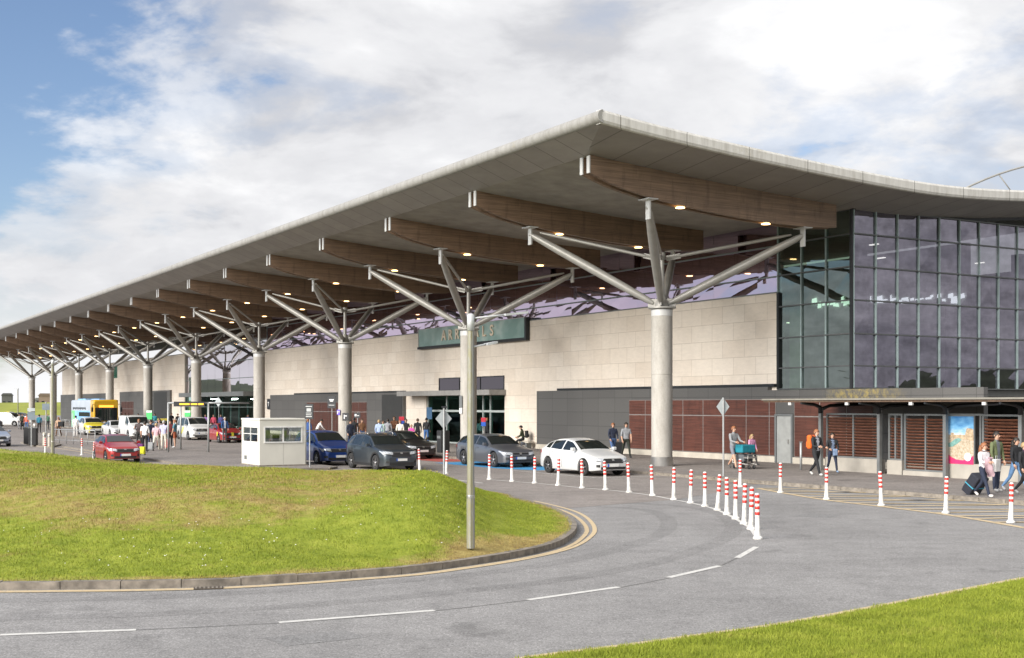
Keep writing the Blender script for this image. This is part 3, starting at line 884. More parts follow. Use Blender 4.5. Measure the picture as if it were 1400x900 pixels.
def granite_mat():
    t = NT('dark_granite'); v = t.coord()
    sp = t.new('ShaderNodeSeparateXYZ'); t.l.new(v, sp.inputs[0])
    cb_ = t.new('ShaderNodeCombineXYZ'); t.l.new(sp.outputs['X'], cb_.inputs[0]); t.l.new(sp.outputs['Z'], cb_.inputs[1])
    b = t.new('ShaderNodeTexBrick'); b.offset = 0; t.l.new(cb_.outputs[0], b.inputs['Vector'])
    for i, c in (('Color1', (.085, .083, .080)), ('Color2', (.10, .098, .094)), ('Mortar', (.045, .044, .043))): b.inputs[i].default_value = (*c, 1)
    b.inputs['Scale'].default_value = 1; b.inputs['Brick Width'].default_value = 1.63; b.inputs['Row Height'].default_value = .80
    b.inputs['Mortar Size'].default_value = .012
    c = t.mix(.8, b.outputs['Color'], t.ramp(t.noise(v, 30, 3, .8), [(.3, .7), (.7, 1.4)]), 'MULTIPLY')
    # yellow lichen running down the parapet near the corner
    gx_ = t.ramp(t.math('MULTIPLY_ADD', sp.outputs['X'], .1, 0), [(.30, 0.0), (.45, 1.0), (.60, 1.0), (.80, 0.0)])
    gz_ = t.math('GREATER_THAN', sp.outputs['Z'], 3.02)
    ln = t.ramp(t.noise(t.coord(scale=(1.5, 1, 1.1)), 3.2, 9, .8), [(.44, 0.0), (.60, .8)])
    c = t.mix(t.math('MULTIPLY', t.math('MULTIPLY', gx_, gz_), ln), c, (.33, .26, .08))
    t.color(c); t.set(Roughness=.5); return t.m
M_GRAN = granite_mat()
M_TIMB = wood_mat('red_stained_timber', (.092, .032, .021), (.4, .4, 11), .5, .5)
M_PLIN = mat('cream_plinth_concrete', (.50, .46, .39), .8, var=.15, scale=1.5)
M_CLER = glass_refl('violet_clerestory_glass', (.76, .63, .80), None, .68, (.05, .06, .06), .02)
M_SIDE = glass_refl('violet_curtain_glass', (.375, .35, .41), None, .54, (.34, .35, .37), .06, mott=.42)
M_CORN = glass_refl('green_corner_glass', (.40, .46, .44), None, .40, (.24, .36, .26), .03, mott=.25)
M_TEAL = glass_refl('teal_entrance_glass', (.22, .26, .26), None, .06, (.55, .74, .70), .01, .12)
M_MULL = mat('grey_green_mullion', (.23, .28, .27), .4, .4, var=.08)
M_MULLV = mat('pale_mullion', (.34, .43, .43), .45, .2, var=.12)
M_TRANS = mat('dark_transom', (.115, .12, .12), .4, .4)
M_INT = mat('interior_wall', (.30, .33, .32), .8)
M_INTD = mat('interior_floor', (.14, .14, .13), .4)
M_INTG = mat('interior_pale_wall', (.42, .43, .40), .7)
M_LITE2 = emit('entrance_lamp_panel', (1.0, .97, .90), 34.0)
M_LITE = emit('interior_lamp', (1.0, .96, .88), 3.0)

M_SLIVER = emit('far_daylight_glow', (.92, .97, 1.0), 2.2)  # glow standing in for daylight from the far side of the hall
M_GRNP = mat('pale_green_blind', (.50, .60, .46), .7)
tb = thing('terminal_building', 'airport terminal with pale limestone front, dark granite base and violet glazed corner', 'terminal building', site(0, 0, 0), TH)
def part(name, boxes, m, parent=tb, bev=0):
    q = MB()
    for b in boxes: q.box(*b, bev=bev)
    return q.build(name, m, parent)
VW = 6.85
part('stone_wall', [(-72.5, -37.2, VW, VW+.5, .05, 8.07), (-25.8, -.14, VW, VW+.5, .05, 8.07), (-37.2, -25.8, VW, VW+.5, 3.45, 8.07)], M_STONE)
part('stone_wall', [(-174.6, -100.5, VW, VW+.5, .05, 8.75)], M_STONE)
part('coping', [(-72.5, -.14, VW-.03, VW+.52, 8.07, 8.13)], M_GREYM)
part('coping', [(-174.6, -100.5, VW-.03, VW+.52, 8.75, 8.82)], M_GREYM)
# dark granite base blocks with a shadow gap line over them
part('granite_block', [(-21.4, 11.75, 6.6, VW-.01, .40, 3.50), (-21.4, -.5, 6.6, VW-.01, 3.50, 3.66)], M_GRAN)
part('granite_block', [(-70.2, -40.6, 6.6, VW-.01, .40, 3.75)], M_GRAN)
part('granite_block', [(-174.6, -138, 6.6, VW-.01, .10, 4.5), (-132, -106, 6.6, VW-.01, .1, 4.6)], M_GRAN)
for b_ in ((-19.2, -.16, 6.68, VW-.012, 3.665, 3.80), (-64, -40.6, 6.68, VW-.012, 3.755, 3.88)): part('shadow_gap_trim', [b_], M_DARK)
part('plinth', [(-21.4, .05, 6.52, 6.84, .10, .40), (1.25, 11.75, 6.52, 6.84, .10, .40)], M_PLIN)
part('plinth', [(-70.2, -40.6, 6.52, 6.84, .10, .40)], M_PLIN)
def timber(x0, x1, z0, z1, zj, x_first, pitch, skip=None):
    q = MB(); v = 6.585
    xs_ = [x0] + [x_first+pitch*i for i in range(-20, 20) if x0+.2 < x_first+pitch*i < x1-.2] + [x1]
    for a, b in zip(xs_[:-1], xs_[1:]):
        for (za, zb) in ((z0, zj), (zj, z1)):
            # each cassette is a stack of horizontal boards
            n = max(2, int((zb-za)/.155))
            for i in range(n):
                q.box(a+.03, b-.03, v-.014-.002*(i % 2), v, za+.025+(zb-za-.05)*i/n, za+.025+(zb-za-.05)*(i+1)/n-.004, 0)
    q.box(x0, x1, v, v+.012, z0, z1, 1)
    return q.build('timber_cladding', [M_TIMB, mat('joint_grey', (.23, .21, .20), .6)], tb)
timber(-11.65, .05, .42, 3.08, 2.28, -.38, 1.63)
timber(1.3, 6.1, .42, 3.08, 2.28, 1.3+1.63, 1.63)
timber(-60.5, -47.3, .42, 3.05, 2.25, -47.3, 1.63)
timber(-131, -124, .5, 3.3, 2.3, -130, 1.63)
M_DP = mat('opening_shade', (.03, .03, .029), .45)
for b_ in ((-44.4, -40.75, 6.57, 6.598, .12, 3.6), (-113.5, -107.5, 6.57, 6.598, .12, 4.4)): part('recess_shade_panel', [b_], M_DP)  # flat dark panels paint the shade inside the wall openings
dr = part('service_door', [(.17, 1.10, 6.56, 6.60, .12, 2.28)], mat('grey_door_paint', (.33, .34, .33), .5))
part('door_frame', [(.03, .15, 6.53, 6.63, .1, 2.38), (1.12, 1.24, 6.53, 6.63, .1, 2.38), (.15, 1.12, 6.53, 6.63, 2.30, 2.38)], M_GREYM, dr)
part('handle', [(.94, .97, 6.50, 6.56, 1.02, 1.22)], M_STAIN, dr)
part('high_window', [(-35.06, -25.85, VW-.02, VW-.004, 3.86, 4.65)], glass_refl('dark_window_glass', (.25, .23, .26), None, .5, (.05, .05, .05)))
part('window_frame', [(-35.12, -25.8, VW-.05, VW-.022, 4.65, 4.72), (-35.12, -25.8, VW-.05, VW-.022, 3.79, 3.86)] + [(x-.03, x+.03, VW-.05, VW-.022, 3.86, 4.65) for x in (-35.09, -32, -29, -25.83)], M_DARK)
# arrivals entrance
part('porch_slab', [(-39.6, -25.6, 5.6, VW-.01, 3.46, 3.80)], mat('porch_grey_render', (.25, .245, .235), .7))
q = MB(); q.box(-37.1, -25.9, VW+.18, VW+.20, .15, 3.44); en = q.build('entrance_glazing', M_TEAL, tb)
part('entrance_frame', [(x-.05, x+.05, VW+.1, VW+.26, .12, 3.44) for x in (-37.15, -34.2, -31.4, -28.9, -27.9, -25.86)] +
     [(-37.1, -25.9, VW+.10, VW+.17, 2.32, 2.46), (-37.1, -25.9, VW+.1, VW+.17, .12, .22)], mat('pale_frame', (.45, .50, .48), .4, .3), en)
part('entrance_floor', [(-66, -24, 7.36, 20, .0, .11)], M_INTD); part('entrance_ceiling', [(-66, -24, 7.36, 20, 3.40, 3.45)], M_INT)
for x in (-50, -44, -40, -36, -33, -30, -27.5):
    for y in (9, 12.5): part('entrance_lamp', [(x, x+1.2, y, y+.3, 3.32, 3.36)], M_LITE2)
part('interior_partition', [(-66, -24, 16, 16.2, .11, 3.4)], M_INTG); part('interior_partition', [(-66, -65.8, 7.4, 16, .11, 3.4)], M_INTG)
# clerestory and corner glazing
def panes(name, origin, du, heights, n, w, m, mull, parent, skip=lambda i, j: False, topf=None, nrm=(0, -1), vfront=False):
    """grid of individually set panes: origin (x,v), unit direction du in plan"""
    q = MB(); fr_m = MB(); fr_v = MB()
    nx, ny = nrm
    for i in range(n):
        for j in range(len(heights)-1):
            if skip(i, j): continue
            a = (origin[0]+du[0]*w*i, origin[1]+du[1]*w*i); b = (origin[0]+du[0]*w*(i+1), origin[1]+du[1]*w*(i+1))
            z0, z1 = heights[j], heights[j+1]
            o = [random.uniform(-.006, .006) for _ in range(4)]
            pts = [(a[0]+nx*o[0], a[1]+ny*o[0], z0), (b[0]+nx*o[1], b[1]+ny*o[1], z0), (b[0]+nx*o[2], b[1]+ny*o[2], z1), (a[0]+nx*o[3], a[1]+ny*o[3], z1)]
            q.add(pts, [(0, 1, 2, 3)], 0, False)
    g = q.build(name, m, parent)
    tot_w = n*w
    dv = Vector((du[0], du[1], 0)); nv = Vector((nx, ny, 0))
    def bar(name_, c, hx, hy, hz):
        (fr_m if name_ == 't' else fr_v).obox(c, dv, nv, (0, 0, 1), hx, hy, hz)
    for j, z in enumerate(heights):
        c = Vector((origin[0], origin[1], z)) + dv*(tot_w/2) + nv*.05
        bar('t', c, tot_w/2, .055, .028)
    for i in range(n+1):
        h0, h1 = heights[0], heights[-1]
        if n <= 12 and not vfront: fr_v = MB()
        c = Vector((origin[0], origin[1], (h0+h1)/2)) + dv*(w*i) + nv*(.045 if vfront else -.075)
        bar('m', c, .028 if vfront else .03, .04 if vfront else .06, (h1-h0)/2)
        if n <= 12 and not vfront: fr_v.build('mullion', mull, g); fr_v = MB()
    fr_m.build('transom_frame', mull, g); 
    if fr_v.v: fr_v.build('mullion_frame', M_MULLV if vfront else mull, g)
    return g
HT = [3.55, 4.53, 5.94, 7.41, 8.88, 10.32, 11.5]
panes('clerestory_glazing', (-72.5, VW+.25), (1, 0), [8.1, 8.88, 10.32, 11.45], 44, 72.36/44, M_CLER, M_MULL, tb)
panes('corner_glazing', (-.14, VW+.10), (1, 0), HT, 3, 4.69/3, M_CORN, M_TRANS, tb, vfront=True)
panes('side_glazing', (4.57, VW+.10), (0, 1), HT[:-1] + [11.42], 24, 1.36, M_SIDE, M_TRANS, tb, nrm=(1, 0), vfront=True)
part('corner_post', [(4.50, 4.64, VW-.03, VW+.12, 3.5, 11.5)], M_DARK); part('corner_post', [(-.16, -.02, VW-.02, VW+.3, 3.55, 8.07)], M_DARK)
part('glazing_head', [(-.2, 4.7, VW-.02, VW+.16, 11.36, 11.46)], M_DARK)
q = MB(); q.grid([[(4.50, v, float(E(v))-.5), (4.50, v, float(E(v))-.2)] for v in np.linspace(VW, 40, 20)], 0); q.build('glazing_head', M_DARK, tb)
# upper level interior seen dimly through the coated glass
part('upper_floor_slab', [(-72, 4.3, VW+.6, 40, 3.2, 3.5)], M_INTD)
part('rear_wall', [(-72, 4.4, 39.5, 40, 0, 12)], M_INT)
part('core_wall', [(-16, 1.5, 18, 18.3, 3.5, 11), (-16, -15.7, 8, 18, 3.5, 11)], M_INTG)
for x in (0, -9, -18):
    for y in (12, 24, 33): part('interior_column', [(x-.3, x+.3, y-.3, y+.3, 3.5, 10.9)], M_INT)
for (x, y, z) in ((2.6, 10, 10.2), (.2, 13, 10.0), (2.4, 17.5, 9.8), (-4, 11, 7.0), (1.2, 22, 7.0), (2.0, 26, 10.4)):
    if True: part('interior_lamp', [(x, x+.5, y, y+.12, z, z+.05)], M_LITE)
part('gallery_floor', [(-70, 3.4, 14, 39, 6.7, 6.95)], M_INT)
# departures hall glass between the two stone walls
HT2 = [.12, 2.6, 4.1, 5.6, 7.4, 9.2, 11.5]
panes('hall_glazing', (-100.5, VW+.2), (1, 0), HT2[2:], 10, 2.8, glass_refl('pale_hall_glass', (.78, .74, .80), None, .72, (.2, .25, .25)), M_MULL, tb)
panes('hall_entrance_glazing', (-100.5, VW+.1), (1, 0), HT2[:3], 10, 2.8, M_TEAL, M_MULL, tb)
part('hall_porch', [(-97, -74, 5.2, VW, 3.7, 4.15)], M_GREYM)
part('hall_floor', [(-150, -72, VW+.6, 30, 0, .1)], M_INTD)
part('hall_rear_wall', [(-150, -72, 22, 22.3, .1, 11)], M_INTG)
part('wall_window', [(-139, -134.5, VW-.03, VW-.005, 6.6, 8.3)], M_TEAL)
# roof level arched truss beyond the parapet
q = MB()
cx_, cz_, R_ = 24.0, -14.7, 29.6
ar = [(6, cx_+R_*math.cos(a), cz_+R_*math.sin(a)) for a in np.linspace(math.radians(114), math.radians(66), 26)]
ar = [p for p in ar]
q.path([(x, y, z) for x, y, z in ar], .05, 6)
q.path([(x-5, y, z) for x, y, z in ar], .05, 6) if False else None
for k in range(0, 26, 3):
    pass
    y = ar[k][1]; q.path([(6, y, ar[k][2]), (6, y+1.2, float(E(min(y+1.2, 45)))+.4)], .03, 5)
q.build('roof_arch', M_STEEL, tb)

# arrivals sign
sg = thing('arrivals_sign', 'long teal glass sign reading ARRIVALS on the limestone wall above the entrance', 'sign', site(-30.35, 6.60, 6.86), TH)
def teal_sign():
    t = NT('teal_sign_glass'); v = t.coord(rot=(0, .6, 0))
    f = t.noise(v, .45, 3, .5)
    t.color(t.ramp(f, [(.40, (.15, .25, .23)), (.52, (.21, .32, .295)), (.60, (.31, .40, .375))])); t.set(Roughness=.25); return t.m
part('panel', [(-7.55, 7.50, -.02, .02, .18, 1.42)], teal_sign(), sg)
part('case', [(-7.75, 7.75, .03, .22, 0, 1.44), (-7.75, 7.75, -.04, .03, 0, .16), (7.52, 7.75, -.04, .03, .16, 1.44)], M_DARK, sg)
part('rim', [(-7.6, 7.52, -.045, -.021, 1.42, 1.46), (-7.6, -7.55, -.045, .02, .16, 1.42)], M_STAIN, sg)
def text_mesh(name, txt, size, m, parent, loc, rot, extrude=.02, spacing=1.0, bold=0.0, align='CENTER'):
    cu = bpy.data.curves.new(name+'_curve', 'FONT'); cu.body = txt; cu.size = size; cu.extrude = extrude
    cu.align_x = align; cu.align_y = 'BOTTOM_BASELINE' if False else 'CENTER'; cu.space_character = spacing; cu.offset = bold
    to = bpy.data.objects.new('tmp_text', cu); COL.objects.link(to)
    bpy.context.view_layer.update()
    me = bpy.data.meshes.new_from_object(to.evaluated_get(bpy.context.evaluated_depsgraph_get()))
    bpy.data.objects.remove(to); me.name = name
    me.materials.clear(); me.materials.append(m)
    o = bpy.data.objects.new(name, me); COL.objects.link(o); o.parent = parent; o.location = loc; o.rotation_euler = rot
    return o
M_LET = mat('brass_letter', (.66, .56, .44), .5)
for ch, lx in zip('ARRIVALS', (-3.45, -2.45, -1.45, -.65, .25, 1.3, 2.35, 3.4)):
    text_mesh('letter', ch, 1.0, M_LET, sg, (lx, -.06, .80), (math.radians(90), 0, 0), .03, 1, .014)

# ------------------------------------------------------------------ low walkway canopy, screens, poster
wc = thing('walkway_canopy', 'low flat walkway canopy on slim grey posts beside the glazed corner', 'canopy', site(6.27, 3.4, .118), TH)
POSTX = [0, 3.18, 6.38, 9.62, 12.85, 16.1]
part('roof', [(-2.2, 20, -1.15, 3.1, 2.80, 2.93)], wood_mat('canopy_underside_timber', (.11, .07, .045), (6, 1, 1)), wc)
part('front_edge', [(-2.25, 20, -1.22, -1.153, 2.88, 2.945), (-2.27, -2.205, -1.22, 3.1, 2.88, 2.945)], mat('pale_edge_trim', (.25, .235, .20), .5, .2), wc)
for x in POSTX:
    part('post', [(x-.07, x+.07, -.07, .07, 0, 2.55)], M_GREYM, wc)
    q = MB(); q.path([(x, -.02, 2.35), (x, -.05, 2.6), (x, -.35, 2.70), (x, -1.1, 2.76)], [.09, .085, .07, .045], 8); q.path([(x, .0, 2.5), (x, .5, 2.66), (x, 3.0, 2.74)], [.08, .07, .06], 8)
    q.build('bracket', M_DARK, wc)
for x in POSTX[:-1]:
    q = MB(); q.box(x-.72+.0, x-.56, -1.13, -1.05, 2.68, 2.795); q.build('spotlight', M_STEELW, wc)
def screen(x0, x1, z0, z1, label, plinth=True, pitch=.115, vert=True):
    t = thing('louvre_screen', label, 'screen', site(x0, 3.72, .118), TH, 'louvre screens along the covered walkway')
    w_ = x1-x0
    fr_ = [(0, .07, -.05, .05, z0, z1), (w_-.07, w_, -.05, .05, z0, z1), (.07, w_-.07, -.05, .05, z1-.07, z1), (.07, w_-.07, -.05, .05, z0, z0+.06)]
    if vert: fr_.append((w_*.5-.03, w_*.5+.03, -.055, .045, z0+.06, z1-.07))
    part('frame', fr_, M_GREYM, t)
    q = MB(); n = int((z1-z0-.16)/pitch)
    for i in range(n):
        z = z0+.10+i*pitch
        q.obox((w_/2, .01, z), (1, 0, 0), (0, .80, -.6), (0, .6, .80), w_/2-.075, .052, .010)
    q.build('slats', M_TIMB2, t)
    if plinth: part('plinth', [(-.02, w_+.02, -.10, .14, 0, z0-.003)], M_PLIN2, t)
    return t
M_TIMB2 = wood_mat('weathered_slat_timber', (.20, .085, .052), (2, 2, 9), .5, .5)
M_PLIN2 = mat('grey_plinth_render', (.34, .315, .275), .85, var=.15, scale=1.5)
screen(6.3, 9.3, .55, 2.35, 'wide red timber louvre screen on grey plinth next to the service door')
screen(9.65, 10.35, .55, 2.35, 'narrow red timber louvre panel beside the tall slatted gate')
screen(10.45, 12.5, .18, 2.35, 'tall slatted timber gate reaching almost down to the pavement', plinth=True)
screen(14.05, 15.75, .55, 2.35, 'red timber louvre screen beside the seaside poster', vert=False)
screen(16.0, 19.0, .55, 2.35, 'red timber louvre screen past the poster bay, beyond the fourth canopy post')
screen(19.3, 22.3, .55, 2.35, 'red timber louvre screen at the outer end of the walkway')
bw = thing('poster_backing_wall', 'low grey rendered wall under the seaside poster', 'wall', site(12.4, 3.72, .118), TH)
part('wall', [(0, 1.63, -.1, .14, 0, .547)], M_PLIN2, bw); part('rail', [(0, 1.63, -.03, .03, 2.30, 2.37), (1.52, 1.58, -.03, .03, .55, 2.30)], M_GREYM, bw)
ps = thing('poster', 'tall seaside travel poster with blue sky and a crimson wave at its foot', 'poster', site(12.45, 3.60, .118+.50), TH)
part('frame', [(0, 1.30, .03, .08, 0, 1.80)], M_GREYM, ps)
def poster_mat():
    t = NT('seaside_poster_print'); v = t.coord()
    sp = t.new('ShaderNodeSeparateXYZ'); t.l.new(v, sp.inputs[0])
    n = t.noise(v, 5, 5); n2 = t.noise(v, 14, 5)
    skyc = t.ramp(t.math('MULTIPLY_ADD', t.noise(t.coord(scale=(1, 1, 2.2)), 2.3, 5), .7, t.math('MULTIPLY_ADD', sp.outputs['Z'], -.55, .85)), [(.22, (.04, .19, .46)), (.45, (.17, .42, .68)), (.72, (.62, .70, .76))])
    land = t.ramp(n2, [(.3, (.30, .24, .16)), (.5, (.45, .37, .27)), (.7, (.56, .49, .40))])
    c = t.mix(t.math('LESS_THAN', t.math('MULTIPLY_ADD', n, .12, sp.outputs['Z']), 1.16), skyc, land)
    t.color(c); t.set(Roughness=.35); return t.m
part('print', [(.03, 1.27, .02, .03, .03, 1.77)], poster_mat(), ps)
q = MB(); zz = .012
Mp = Matrix(((1, 0, 0, 0), (0, 0, 1, 0), (0, 1, 0, 0), (0, 0, 0, 1)))
def decal(poly, m, depth, name):
    q = MB(); q.prism(poly, depth, depth+.003, 0, Mp); return q.build(name, m, ps, recalc=True)
decal([(.03, .70), (.15, .64), (.35, .66), (.60, .80), (.75, .92), (.62, .98), (.45, .94), (.25, .80), (.05, .78)], mat('print_water', (.17, .33, .30), .4, var=.3, scale=9), .014, 'printed_lagoon')
decal([(.20, 1.06), (.26, 1.06), (.26, 1.17), (.40, 1.17), (.40, 1.10), (.9, 1.10), (.95, 1.28), (.98, 1.34), (1.18, 1.34), (1.27, 1.30), (1.27, .88), (.8, .95), (.5, 1.0), (.2, .98)], mat('print_town', (.46, .35, .23), .5, var=.45, scale=11), .011, 'printed_town')
decal([(.03, .03), (1.27, .03), (1.27, .36), (1.1, .24), (.8, .17), (.5, .19), (.25, .29), (.03, .46)], mat('print_crimson', (.60, .03, .13), .4), .008, 'printed_wave')
decal([(1.02+.15*math.cos(a), .30+.15*math.sin(a)) for a in np.linspace(0, 2*math.pi, 25)[:-1]], mat('print_white', (.8, .78, .78), .4), .004, 'printed_seal')

# ------------------------------------------------------------------ kiosk
M_KIO = mat('cream_grp_kiosk', (.63, .615, .55), .45, var=.05, scale=1.2)
kx, kv = -8.77, -15.4            # corner nearest the road
ki = thing('kiosk', 'small cream attendant kiosk with sliding windows on the traffic island', 'kiosk', site(kx, kv, .10), TH)
W_, D_, H_ = 2.5, 2.17, 2.02     # along -x, along v
t_ = .07
q = MB()
# side facing the road lane (v = 0): window x -2.2..-.35 ; end facing the camera (x = 0): window v .45..1.75
def wallpanel(q, axis, pos, a0, a1, w0, w1, zb, zt):
    for (p, r, z0, z1) in ((a0, w0, 0, H_), (w1, a1, 0, H_), (w0, w1, 0, zb), (w0, w1, zt, H_)):
        if axis == 'x': q.box(pos, pos+t_, p, r, z0, z1)
        else: q.box(p, r, pos, pos+t_, z0, z1)
wallpanel(q, 'x', -t_, 0, D_, .25, 1.93, 1.08, 1.70)
wallpanel(q, 'y', 0, -W_, -t_, -2.25, -.30, 1.08, 1.70)
wallpanel(q, 'x', -W_, t_, D_, .3, 1.9, 1.08, 1.70)
wallpanel(q, 'y', D_-t_, -W_+t_, -t_, -2.2, -.35, 1.08, 1.70)
q.build('walls', M_KIO, ki)
part('roof', [(-W_-.03, .03, -.03, D_+.03, H_, H_+.09)], M_KIO, ki, bev=.03)
part('base', [(-W_-.04, .04, -.04, D_+.04, -.02, .05)], M_KERB, ki)
part('counter', [(-W_+.1, -.1, .1, .6, .95, 1.0)], M_GREYM, ki)
M_KG = glass_refl('kiosk_glass', (.75, .8, .82), None, .12, (.80, .85, .85))
for (bx, fr_) in ((((-.045, -.035, .25, 1.93, 1.08, 1.70)), [(-.09, .03, .20, 1.98, 1.70, 1.76), (-.09, .04, .20, 1.98, 1.02, 1.08), (-.06, -.01, 1.06, 1.12, 1.08, 1.70), (-.09, .02, .2, .25, 1.08, 1.70), (-.09, .02, 1.93, 1.98, 1.08, 1.70)]),
                  (((-2.25, -.30, .03, .04, 1.08, 1.70)), [(-2.3, -.25, -.02, .06, 1.70, 1.76), (-2.3, -.25, -.02, .06, 1.02, 1.08), (-1.30, -1.25, 0, .06, 1.08, 1.70), (-2.25, -.3, .0, .02, 1.40, 1.43)])):
    g = part('window', [bx], M_KG, ki); part('window_frame', fr_, mat('white_window_frame', (.72, .72, .70), .4), g)

# working details of the kiosk
dk = part('door', [(-W_-.012, -W_-.002, .45, 1.35, .06, 1.92)], M_KIO, ki)
part('handle', [(-W_-.05, -W_-.012, 1.22, 1.26, .95, 1.08)], M_STAIN, dk)
M_SEAM = mat('panel_seam', (.20, .19, .17), .8)
part('panel_seam', [(.0005, .003, 1.085, 1.092, .06, 1.0)], M_SEAM, ki)
part('panel_seam', [(-1.29, -1.283, -.003, -.0005, .06, 1.0)], M_SEAM, ki)
part('notice', [(.001, .004, 1.99, 2.12, 1.35, 1.55)], mat('paper_notice', (.68, .67, .64), .7), ki)
part('vent', [(-2.1, -1.75, -.012, -.001, .25, .42)], M_GREYM, ki)
q = MB(); q.path([(.02, 2.13, .05), (.02, 2.13, 2.05)], .012, 6); q.build('conduit', M_GREYM, ki)
q = MB(); q.box(-1.6, -.9, .7, 1.2, .45, .55); q.box(-1.6, -.9, 1.15, 1.22, .55, 1.35); q.path([(-1.25, .95, 0), (-1.25, .95, .45)], .04, 6); q.build('chair', M_DARK, ki)

for x in (-112, -104, -96, -88, -80):
    for y in (11, 16): part('hall_lamp', [(x, x+1.5, y, y+.3, 3.5, 3.55)], M_LITE2)

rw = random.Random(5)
for k in range(30):  # glowing slivers added on the core wall imitate bright fragments behind the glass
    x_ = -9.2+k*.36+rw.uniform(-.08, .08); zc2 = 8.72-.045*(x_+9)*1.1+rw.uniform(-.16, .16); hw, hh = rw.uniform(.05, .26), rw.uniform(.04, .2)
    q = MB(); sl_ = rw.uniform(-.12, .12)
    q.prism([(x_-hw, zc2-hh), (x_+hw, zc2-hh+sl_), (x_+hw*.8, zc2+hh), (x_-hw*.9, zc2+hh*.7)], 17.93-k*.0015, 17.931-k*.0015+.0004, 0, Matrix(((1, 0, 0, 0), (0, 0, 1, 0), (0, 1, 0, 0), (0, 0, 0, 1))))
    q.build('daylight_sliver', M_SLIVER, tb, recalc=True)
part('lift_shaft', [(3.3, 4.1, 14.3, 16.9, 3.52, 7.5)], M_DARK)
part('pale_green_panel', [(3.6, 4.1, 17.2, 21.5, 3.52, 7.4)], M_GRNP)
part('pale_green_panel', [(.05, .75, 7.45, 7.6, 3.52, 7.3)], M_GRNP)
# ================================================================== VEHICLES
def paint_mat(name, c, metal=.35, rough=.28):
    t = NT(name); v = t.coord()
    g = t.noise(v, 1.5, 4)
    # road film towards the sills
    sp = t.new('ShaderNodeSeparateXYZ'); t.l.new(v, sp.inputs[0])
    dirt = t.math('MULTIPLY', t.ramp(t.math('MULTIPLY_ADD', g, .35, sp.outputs['Z']), [(.25, .55), (.75, 0.0)]), .8)
    t.color(t.mix(dirt, c, (.16, .145, .125))); t.set(Metallic=metal, Roughness=rough, Coat_Weight=.7, Coat_Roughness=.06); return t.m
M_CGLASS = mat('car_glass', (.012, .016, .016), .04, 0, var=.1, spec=.9)
M_TYRE = mat('tyre_rubber', (.022, .022, .022), .85)
M_RIM = mat('alloy_rim', (.42, .42, .43), .3, .8)
M_RIMD = mat('dark_alloy_rim', (.30, .30, .31), .3, .8)
M_BLK = mat('black_plastic', (.018, .018, .019), .55)
M_HL = mat('headlight_lens', (.55, .58, .62), .08, .3, spec=.9)
M_TL = mat('tail_lens', (.35, .02, .02), .15)
M_PLATE = mat('plate_white', (.72, .72, .70), .5)
M_PLATEB = mat('plate_blue', (.03, .10, .42), .5)
M_AMB = mat('amber_lens', (.7, .3, .03), .2)

